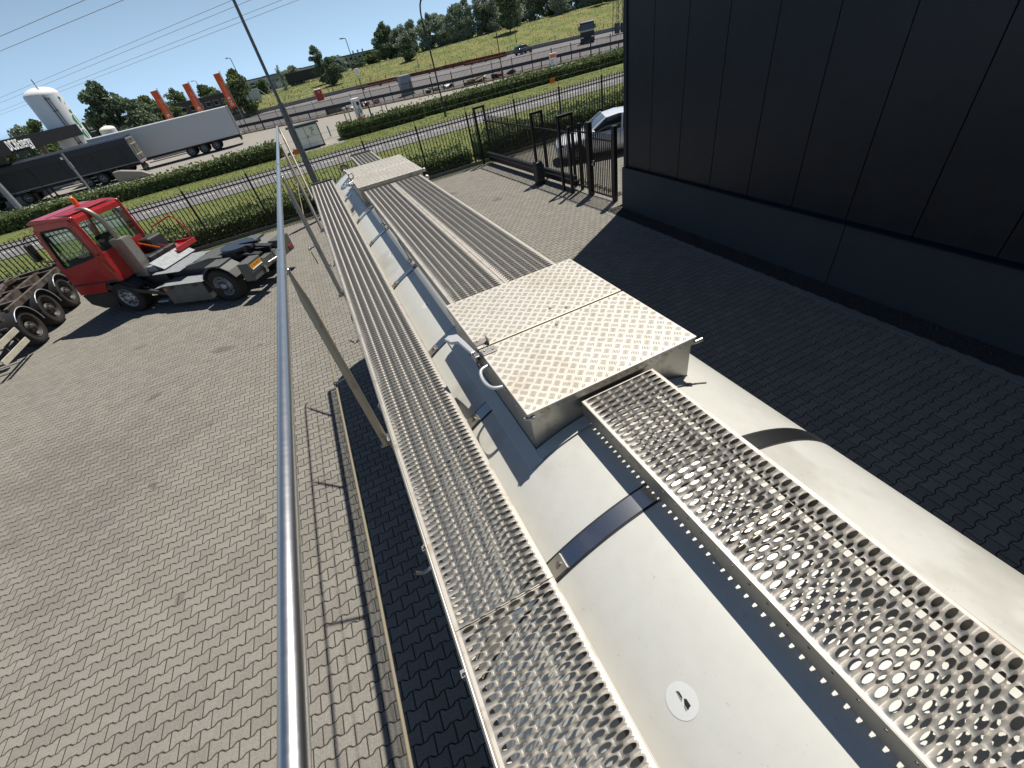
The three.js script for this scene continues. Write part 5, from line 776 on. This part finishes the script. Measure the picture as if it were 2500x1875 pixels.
{
  lamp('thick grey steel lamp mast in the yard behind the tank walkway', -0.24, 20.6, 8.2, 0.075, M.lampGrey, -0.7, 0, { sleeve: 4.12 });
  lamp('black curved street lamp standing between the two right hedges', 11.5, 40.3, 7.6, 0.06, M.black, 0, 0, { bend: 0.9 });
  const b = lamp('grey street lamp with white box behind the charging pillar', 7.5, 54.4, 6.6, 0.05, M.greyD, -0.5); mesh('white_box', rbox(0.36, 0.5, 0.3, 0.03, 0.05, 4.0, 0), M.vinyl, b); mesh('box_bracket', box(0.1, 0.3, 0.1, 0.02, 3.65, 0), M.vinyl, b);
  lamp('slim black street lamp left of the yard lamp mast', -4.1, 73.6, 7.75, 0.06, M.greyD, -0.5);
  lamp('street lamp between the middle and right orange flags', -13.4, 110, 7.2, 0.07, M.greyD, -0.7);
  lamp('pale street lamp in front of the round tree behind the red toilet', 11.1, 130, 5.7, 0.07, M.lampGrey, -0.4);
  lamp('pale street lamp on the slope left of the black curved lamp', 33.5, 131, 5.6, 0.07, M.lampGrey, -0.4, 0.7);
  lamp('tall black street lamp before the rusty beams at the right', 24.3, 56.9, 7.1, 0.06, M.greyD, -0.55);
  lamp('pale street lamp before the large round tree on the slope', 58.5, 125, 6.0, 0.08, M.lampGrey, -0.4, 0.4);
  lamp('pale street lamp beside the small white tank', -24.4, 92, 3.9, 0.07, M.lampGrey, -0.5);
  const p = thing('steel_post', 'short square steel post in front of the dark bulk trailer', 'post', -19.4, 54.0); mesh('shaft', box(0.14, 3.25, 0.14, 0, 1.62, 0), M.galv, p); mesh('collar', box(0.2, 0.5, 0.2, 0, 2.3, 0), M.galv, p); mesh('floodlight', rbox(0.14, 0.16, 0.12, 0.03, -0.22, 2.9, 0.1), M.vinyl, p);
  const q = thing('mast_foot', 'thick pale steel mast at the left edge behind the hedge', 'mast', -24.4, 52.6); mesh('shaft', cyl(0.2, 0.24, 3.6, 16, 0, 1.8, 0, 0, 0, 0), M.galv, q); mesh('foot_plate', box(0.7, 0.05, 0.7, 0, 0.02, 0), M.galv, q);
}
// ------------------------------------------------------------------ depot: fence, guard rail, wall, stacked beams, container, toilet, scrap
{
  const line = [[-30, 84], [-12, 78.6], [-4.2, 74.8], [7.6, 68], [19.5, 61.6], [34.5, 58], [60, 48.5], [80, 44]];
  const f = thing('depot_fence', 'dark bar fence around the depot beyond the concrete forecourt', 'fence', 0, 0), pick = [], pg = box(0.03, 1.55, 0.03, 0, 0.92, 0);
  const g = thing('guard_rail', 'dark steel guard rail running inside the depot fence', 'guard rail', 0, 0);
  for (let i = 0; i < line.length - 1; i++) {
    const [x0, a0] = line[i], [x1, a1] = line[i + 1], L = Math.hypot(x1 - x0, a1 - a0), n = Math.round(L / 2.5), ang = Math.atan2(a1 - a0, x1 - x0);
    for (let k = 0; k < n; k++) { const t = k / n; mesh('post', box(0.08, 1.85, 0.08, x0 + (x1 - x0) * t, 0.9, -(a0 + (a1 - a0) * t)), M.fence, f); }
    for (const y of [0.25, 1.6]) mesh('rail', bar(P(x0, y, a0), P(x1, y, a1), 0.03, 0.04), M.fence, f);
    for (let s = 0; s < L; s += 0.16) pick.push(new THREE.Matrix4().makeRotationY(ang).setPosition(x0 + (x1 - x0) * s / L, 0, -(a0 + (a1 - a0) * s / L)));
    mesh('rail_beam', bar(P(x0 + 0.3, 0.82, a0 + 0.7), P(x1 + 0.3, 0.82, a1 + 0.7), 0.08, 0.34), M.bldDark, g);
    for (let k = 0; k < n; k++) { const t = (k + 0.5) / n; mesh('rail_post', box(0.1, 0.9, 0.1, x0 + 0.3 + (x1 - x0) * t, 0.45, -(a0 + 0.78 + (a1 - a0) * t)), M.bldDark, g); }
  }
  isStuff(copies('pickets', pg, M.fence, pick, f));
  const w = thing('retaining_wall', 'low pale concrete wall at the foot of the embankment', 'wall', 0, 0);
  for (let x = -40; x < 120; x += 4) { const x1 = x + 3.96; mesh('wall_slab', [bar(P(x, 0.28, wallF(x) - 0.3), P(x1, 0.28, wallF(x1) - 0.3), 0.3, 0.62), bar(P(x, 0.62, wallF(x) - 0.3), P(x1, 0.62, wallF(x1) - 0.3), 0.4, 0.06)], M.concrete, w); }
  const pf = thing('post_fence', 'row of thin fence posts on the embankment slope', 'fence', 0, 0);
  for (let x = -30; x < 118; x += 3.3) { const F = wallF(x) + 4.5; mesh('post', cyl(0.06, 0.06, 1.5, 6, x, landH(x, F) + 0.55, -F), M.bldDark, pf); }
  for (const y of [0.7, 1.15]) { const pts = []; for (let x = -30; x < 118; x += 6.6) { const F = wallF(x) + 4.5; pts.push(P(x, landH(x, F) + y, F)); } mesh('wire', curveTube(pts, 0.012, 120, 4), M.bldDark, pf); }
  const stack = (label, x0, x1, off, y, hh, rows, m = M.rusty) => { const t = thing('beam_stack', label, 'steel beams', (x0 + x1) / 2, (wallF(x0) + wallF(x1)) / 2 - off, -Math.atan2(wallF(x0) - wallF(x1), x1 - x0) * -1 * -1); t.rotation.y = Math.atan2(wallF(x1) - wallF(x0), x1 - x0); const L = Math.hypot(x1 - x0, wallF(x1) - wallF(x0)); for (let r = 0; r < rows; r++) for (const z of [-0.5, 0, 0.5]) { const dx = rr(-0.6, 0.6), yy = y + r * hh; mesh('beam', [box(L, 0.03, 0.22, dx, yy, z), box(L, 0.03, 0.22, dx, yy + hh * 0.9, z), box(L, hh * 0.86, 0.03, dx, yy + hh * 0.45, z)], m, t); } mesh('bearer', [-0.35, 0, 0.35].map((k) => box(0.2, y, 1.6, L * k, y / 2, 0)), M.greyD, t); };
  stack('rusty beams lying behind the grey container', 17.5, 32, 5, 0.2, 0.28, 2); stack('longest rusty beam stack along the embankment wall', 33, 45, 4.5, 0.22, 0.3, 2); stack('rusty beams ending beside the small blue car', 36, 43.5, 9, 0.2, 0.3, 1); stack('dark rusty beams left of the grey container', 14, 24, 8.5, 0.25, 0.26, 1);
  const c = thing('site_container', 'upright grey steel container standing inside the depot fence', 'container', 15.6, 70.0, 0.1); mesh('body', rbox(1.5, 2.24, 1.4, 0.02, 0, 1.12, -0.5), mat([0.27, 0.3, 0.32], 0.6), c); for (let i = 0; i < 7; i++) mesh('rib', box(0.05, 2.1, 0.03, -0.66 + i * 0.22, 1.12, 0.21), mat([0.27, 0.3, 0.32], 0.6), c); mesh('skid', box(1.6, 0.08, 1.5, 0, 0.04, -0.5), M.greyD, c);
  const wc = thing('portable_toilet', 'red portable toilet with white roof in the depot', 'toilet', 6.5, 111.5, 0.1); mesh('cabin', rbox(1.3, 1.75, 1.2, 0.05, 0, 0.9, 0), mat([0.45, 0.03, 0.03], 0.6), wc); mesh('roof', [rbox(1.36, 0.16, 1.26, 0.07, 0, 1.85, 0)], M.vinyl, wc); mesh('door', rbox(0.8, 1.5, 0.03, 0.02, 0, 0.92, 0.61), mat([0.5, 0.04, 0.035], 0.6), wc); mesh('door_notice', box(0.35, 0.25, 0.01, 0.05, 1.4, 0.63), M.tan, wc);
  const junk = (label, x, F, n, w, ms) => { const t = thing('scrap_heap', label, 'scrap', x, F); ms.forEach((m, q) => mesh('scrap_piece', Array.from({ length: Math.ceil(n / ms.length) }, () => rbox(rr(0.2, w), rr(0.08, 0.35), rr(0.2, 0.8), 0.03, rr(-1.6, 1.6), rr(0.15, 0.4), rr(-0.5, 0.5), rr(-0.3, 0.3), rr(0, 3), rr(-0.4, 0.4))), m, t)); };
  junk('white and black bags heaped beside the grey container', 18.4, 64.2, 16, 0.7, [M.vinyl, M.black]); junk('pale planks piled behind the depot fence near the tall lamp', 22.6, 62.2, 14, 1.6, [M.tan, M.cord]); junk('white scrap pieces behind the charging pillar', 8.0, 70.0, 8, 0.6, [M.vinyl]); junk('dark rubble pile left of the container', 9.5, 69.6, 12, 0.8, [M.rusty, M.greyD]); junk('brown rubbish row along the depot fence', 26.5, 61.5, 14, 1.0, [M.rusty, M.black]);
  const cb = thing('ecology_block', 'long grey concrete block inside the depot fence', 'barrier', 5.8, 72.2, 0.5); mesh('block', rbox(3.4, 0.7, 0.7, 0.04, 0, 0.35, 0), M.kerb, cb); mesh('lift_hook', at(new THREE.TorusGeometry(0.09, 0.015, 6, 12), 0, 0.72, 0), M.bolt, cb);
  // lattice mast at the hall corner
  const m = thing('lattice_mast', 'dark lattice mast with cabinets beside the far flatbed truck', 'mast', 60.5, 84.5); const legs = []; for (const [a, b] of [[-0.7, -0.7], [0.7, -0.7], [0.7, 0.7], [-0.7, 0.7]]) legs.push(rod(V3(a, 0, b), V3(a * 0.5, 12, b * 0.5), 0.06, 6)); mesh('legs', legs, M.bldDark, m);
  const br = []; for (let k = 0; k < 10; k++) { const y = k * 1.2, s0 = 0.7 - 0.35 * y / 12, s1 = 0.7 - 0.35 * (y + 1.2) / 12, d = k % 2 ? 1 : -1; br.push(rod(V3(-s0 * d, y, s0), V3(s1 * d, y + 1.2, s1), 0.03, 5), rod(V3(-s0 * d, y, -s0), V3(s1 * d, y + 1.2, -s1), 0.03, 5), rod(V3(s0, y, -s0 * d), V3(s1, y + 1.2, s1 * d), 0.03, 5)); } mesh('braces', br, M.bldDark, m); mesh('cabinet', [rbox(0.7, 1.5, 0.7, 0.03, -0.9, 0.95, 1.0), rbox(0.6, 1.4, 0.6, 0.03, 0.2, 0.9, 1.2)], M.bldDark, m);
}
// ------------------------------------------------------------------ filling station: silo, canopy, flags
const font = await new FontLoader().loadAsync('fonts/droid/droid_sans_bold.typeface.json');
{
  const s = thing('gas_silo', 'tall white gas storage silo with domed top and green marks', 'silo', -25.75, 78);
  const r = 1.72; mesh('vessel', cyl(r, r, 7.3, 48, 0, 4.55, 0), M.silo, s); { const g = new THREE.LatheGeometry(Array.from({ length: 12 }, (_, i) => { const a = i / 11 * Math.PI / 2; return new THREE.Vector2(r * Math.cos(a) + 0.0001, 0.85 * Math.sin(a)); }), 48); g.translate(0, 8.2, 0); mesh('dome', g, M.silo, s); }
  mesh('skirt', cyl(r * 0.98, r * 0.98, 1.2, 40, 0, 0.5, 0), M.bldGrey, s); mesh('riser_pipe', [rod(V3(0.7, 0.3, 1.66), V3(0.7, 8.0, 1.68), 0.05, 8), rod(V3(0.95, 0.3, 1.56), V3(0.95, 7.8, 1.58), 0.04, 8), curveTube([V3(0.7, 8.0, 1.68), V3(0.55, 8.7, 1.2), V3(0.35, 9.2, 0.6), V3(0.25, 9.75, 0.3)], 0.05), ...[1.5, 3.2, 4.9, 6.6, 7.8].map((y) => box(0.5, 0.06, 0.2, 0.82, y, 1.6))], M.greyD, s);
  const mark = (pts, y0, x0, sc) => { const e = new THREE.ShapeGeometry(new THREE.Shape(pts.map(([a, b]) => new THREE.Vector2(a * sc, b * sc))), 6); const p = e.attributes.position; for (let i = 0; i < p.count; i++) { const a = x0 + p.getX(i) / r; p.setXYZ(i, (r + 0.012) * Math.sin(a), y0 + p.getY(i), (r + 0.012) * Math.cos(a)); } e.computeVertexNormals(); mesh('green_mark', e, M.green, s); };
  const circ = (k, h) => Array.from({ length: 20 }, (_, i) => [k * Math.cos(i / 20 * 6.283), h * Math.sin(i / 20 * 6.283)]);
  mark([[-0.5, 0.9], [-0.1, 0.9], [0.5, 0.1], [0.1, -0.3], [-0.5, 0.2]], 7.2, 1.35, 0.7); mark(circ(0.35, 0.3), 6.3, 1.4, 0.7); mark([...circ(0.6, 0.75)], 5.4, 1.35, 0.75); mark(circ(0.35, 0.25), 4.7, 1.3, 0.6); mark(circ(0.6, 0.7), 3.9, 1.3, 0.7);
  const k = thing('small_tank', 'small white storage tank with cream domed lid', 'tank', -22.4, 80); mesh('vessel', cyl(0.92, 0.92, 3.5, 36, 0, 2.0, 0), M.bldWhite, k); { const g = new THREE.LatheGeometry(Array.from({ length: 8 }, (_, i) => { const a = i / 7 * Math.PI / 2; return new THREE.Vector2(0.92 * Math.cos(a) + 0.0001, 0.42 * Math.sin(a)); }), 36); g.translate(0, 3.75, 0); mesh('dome', g, M.siloTop, k); } mesh('legs', [-0.6, 0.6].map((x) => box(0.15, 0.4, 0.15, x, 0.15, 0)), M.greyD, k); mesh('vent', [cyl(0.06, 0.06, 0.16, 8, -0.1, 4.2, 0), cyl(0.05, 0.05, 0.2, 8, 0.1, 4.2, 0)], M.siloTop, k);
  const c = thing('station_canopy', 'dark filling station canopy with white DCB Energy lettering', 'canopy', -24.3, 68);
  mesh('fascia', [rbox(0.12, 1.15, 29, 0.02, 0, 4.47, 2.5), rbox(9, 1.15, 0.12, 0.02, -4.5, 4.47, -11.98), rbox(9, 1.15, 0.12, 0.02, -4.5, 4.47, 16.98)], M.fasciaDark, c); mesh('roof_deck', box(9, 0.1, 28.8, -4.55, 4.9, 2.5), M.bldDark, c); mesh('soffit', box(8.8, 0.06, 28.6, -4.55, 3.98, 2.5), M.bldGrey, c);
  for (const z of [-9, 0.2, 9.2]) mesh('column', rbox(0.42, 4.0, 0.42, 0.02, -1.2, 2.0, z), M.shelf, c);
  const tg = new TextGeometry('DCBEnergy', { font, size: 0.8, depth: 0.06, curveSegments: 5 }); tg.computeBoundingBox(); const bw = tg.boundingBox.max.x; tg.scale(4.9 / bw, 0.98, 1); tg.rotateY(Math.PI / 2); tg.translate(0.07, 4.14, 9.8); mesh('lettering', tg, M.vinyl, c);
  const flagTex = canvasTex(160, 700, (x, w, h) => { x.fillStyle = '#dc5f34'; x.fillRect(0, 0, w, h); x.save(); x.translate(w / 2 + 6, h - 40); x.rotate(-Math.PI / 2); x.fillStyle = '#f6ece4'; x.font = 'bold 100px sans-serif'; x.textBaseline = 'middle'; x.fillText('DCB', 0, 0); x.fillStyle = '#f0a58a'; x.font = '96px sans-serif'; x.fillText('Energy', 205, 0); x.restore(); });
  const fm = new THREE.MeshPhysicalMaterial({ map: flagTex, roughness: 0.85, side: THREE.DoubleSide });
  [[-6.25, 77, 6.75, 'rightmost orange banner flag on its pole beside the white trailer rear'], [-10.25, 77.2, 6.45, 'middle orange banner flag behind the white trailer'], [-14.05, 77.4, 6.45, 'leftmost orange banner flag behind the white trailer']].forEach(([x, F, h, label]) => {
    const t = thing('banner_flag', label, 'flag', x, F, 0, 'orange banner flags'); mesh('pole', rod(V3(0, 0, 0), V3(0, h + 0.15, 0), 0.055, 10, 0.035), M.galv, t); mesh('cap', at(new THREE.SphereGeometry(0.06, 10, 8), 0, h + 0.18, 0), M.vinyl, t); mesh('boom', rod(V3(0, h, 0), V3(-0.86, h - 0.05, 0.02), 0.02, 6), M.galv, t);
    const g = new THREE.PlaneGeometry(0.82, 3.75, 8, 30); const p = g.attributes.position; for (let i = 0; i < p.count; i++) { const px = p.getX(i), py = p.getY(i); p.setZ(i, 0.06 * Math.sin(py * 2.1 + px * 3 + x) * (0.41 - px) * 1.6); } g.computeVertexNormals(); g.translate(-0.47, h - 1.9, 0); mesh('banner', g, fm, t);
  });
}
// ------------------------------------------------------------------ far buildings
function building(label, x0, x1, F, y0, h, m, o = {}) {
  const t = thing('far_building', label, 'building', (x0 + x1) / 2, F + (o.deep || 14) / 2, o.ry || 0); t.position.y = y0; const W = x1 - x0, D = o.deep || 14, zf = D / 2;
  mesh('walls', box(W, h, D, 0, h / 2, 0), m, t); mesh('roof', [box(W + 0.4, 0.3, D + 0.4, 0, h + 0.1, 0)], o.roof || M.bldDark, t);
  const n = o.win || 0; for (let i = 0; i < n; i++) for (const y of o.rows || [0.55]) { const x = -W / 2 + (i + 0.5) * W / n; const w = mesh('window', [box(W / n * 0.62, h * 0.2, 0.06, x, h * y, zf + 0.02)], M.bldWhite, t); mesh('pane', box(W / n * 0.55, h * 0.16, 0.04, x, h * y, zf + 0.05), M.glassD, w); }
  if (o.door) for (const [dx, w, hh] of o.door) mesh('door', box(w, hh, 0.08, dx, hh / 2, zf + 0.02), o.doorM || M.bldDark, t);
  if (o.pipes) mesh('roof_vent', o.pipes.map((x) => cyl(0.25, 0.25, 1.1, 10, x, h + 0.7, 0)), M.bldDark, t); return t;
}
building('long low brown office with white windows behind the flags', -32, -9.4, 124, 0, 4.5, M.brick, { win: 14, rows: [0.35, 0.75] });
building('white office block with dark sign panel behind the flags', -10.6, -2.5, 205, 0.8, 5.4, M.bldWhite, { win: 6, rows: [0.4], door: [[-1.5, 3, 2.4]] });
building('long grey warehouse behind the birch', -4.6, 10.5, 232, 1.0, 5.5, M.bldGrey, { win: 8, rows: [0.7], door: [[-2, 4, 3], [4, 4, 3]], doorM: M.bldWhite });
building('pale grey warehouse end right of the long warehouse', 9.5, 17.5, 222, 1.2, 5.1, M.bldWhite, { win: 4, rows: [0.75], door: [[0, 3, 3]] });
building('wide grey warehouse with roof pipes left of the embankment trees', 21.5, 48, 222, 1.4, 5.6, M.bldGrey, { win: 14, rows: [0.45, 0.8], pipes: [-2, 0, 2], door: [[5, 4, 3]] });
building('low dark shed left of the silo', -92, -40, 150, 0, 3.4, M.bldDark, { win: 10, rows: [0.6] });
building('low dark depot shed behind the dark trees', -40, -24, 118, 0, 3.2, M.bldDark, { win: 6, rows: [0.5], door: [[2, 3, 2.4]], doorM: M.bldWhite });
{ const s = thing('sign_panel', 'dark blue sign panel on the white office block', 'sign', -7.4, 204.8); s.position.y = 4.0; mesh('board', rbox(4.0, 1.5, 0.16, 0.02, 0, 0.6, 0.0), M.blue, s); mesh('board_print', box(2.4, 0.3, 0.02, -0.2, 0.6, 0.09), M.bldWhite, s); }
{ // white screen held by cables
  const t = thing('test_screen', 'white mesh screen held by pale cables on the depot edge', 'screen', -8.2, 160); const gm = mat([0.5, 0.54, 0.56], 0.7); for (let i = 0; i < 4; i++) mesh('screen_panel', box(1.14, 3.7, 0.04, -1.72 + 1.15 * i, 2.0, 0), gm, t); mesh('screen_frame', [box(4.7, 0.1, 0.1, 0, 3.9, 0), ...[-2.3, -1.15, 0, 1.15, 2.3].map((x) => box(0.07, 3.9, 0.07, x, 1.95, -0.08))], M.vinyl, t); mesh('cable', [0.2, 0.5, 0.8, 1].map((k) => rod(V3(2.3 * k, 3.8 * k, 0), V3(2.3 + 3.4 * k, 0.1, 4), 0.03, 5)), M.vinyl, t); mesh('foot', box(5, 0.2, 0.6, 0, 0.1, 0), M.kerb, t);
}
// ------------------------------------------------------------------ power lines: fixed straight runs between pylons outside the picture
{
  const L = [[-0.3265, 0.1140, -0.2038, 0.1345], [-0.3386, 0.0995, -0.1576, 0.1277], [-0.3786, 0.0514, -0.0131, 0.1066], [-0.3832, 0.0458, 0.0123, 0.1029], [-0.3906, 0.0370, 0.0582, 0.0962], [-0.3939, 0.0329, 0.0831, 0.0925]];
  const lab = ['uppermost', 'second highest', 'third highest', 'fourth highest', 'fifth highest', 'lowest'];
  L.forEach(([xa, da, xb, db], i) => {
    const y = [26, 25, 24, 23, 22, 21][i] - 4.8, Fa = y / da, Fb = y / db, a = P(xa * Fa, 4.8 + y, Fa), b = P(xb * Fb, 4.8 + y, Fb), d = b.clone().sub(a);
    const o = thing('power_line', lab[i] + ' overhead power cable crossing the sky', 'cable', 0, 0, 0, 'overhead power cables');
    mesh('cable', rod(a.clone().addScaledVector(d, -0.5), b.clone().addScaledVector(d, 0.45), 0.075, 5), M.wire, o);
  });
}
renderer.render(scene, camera);
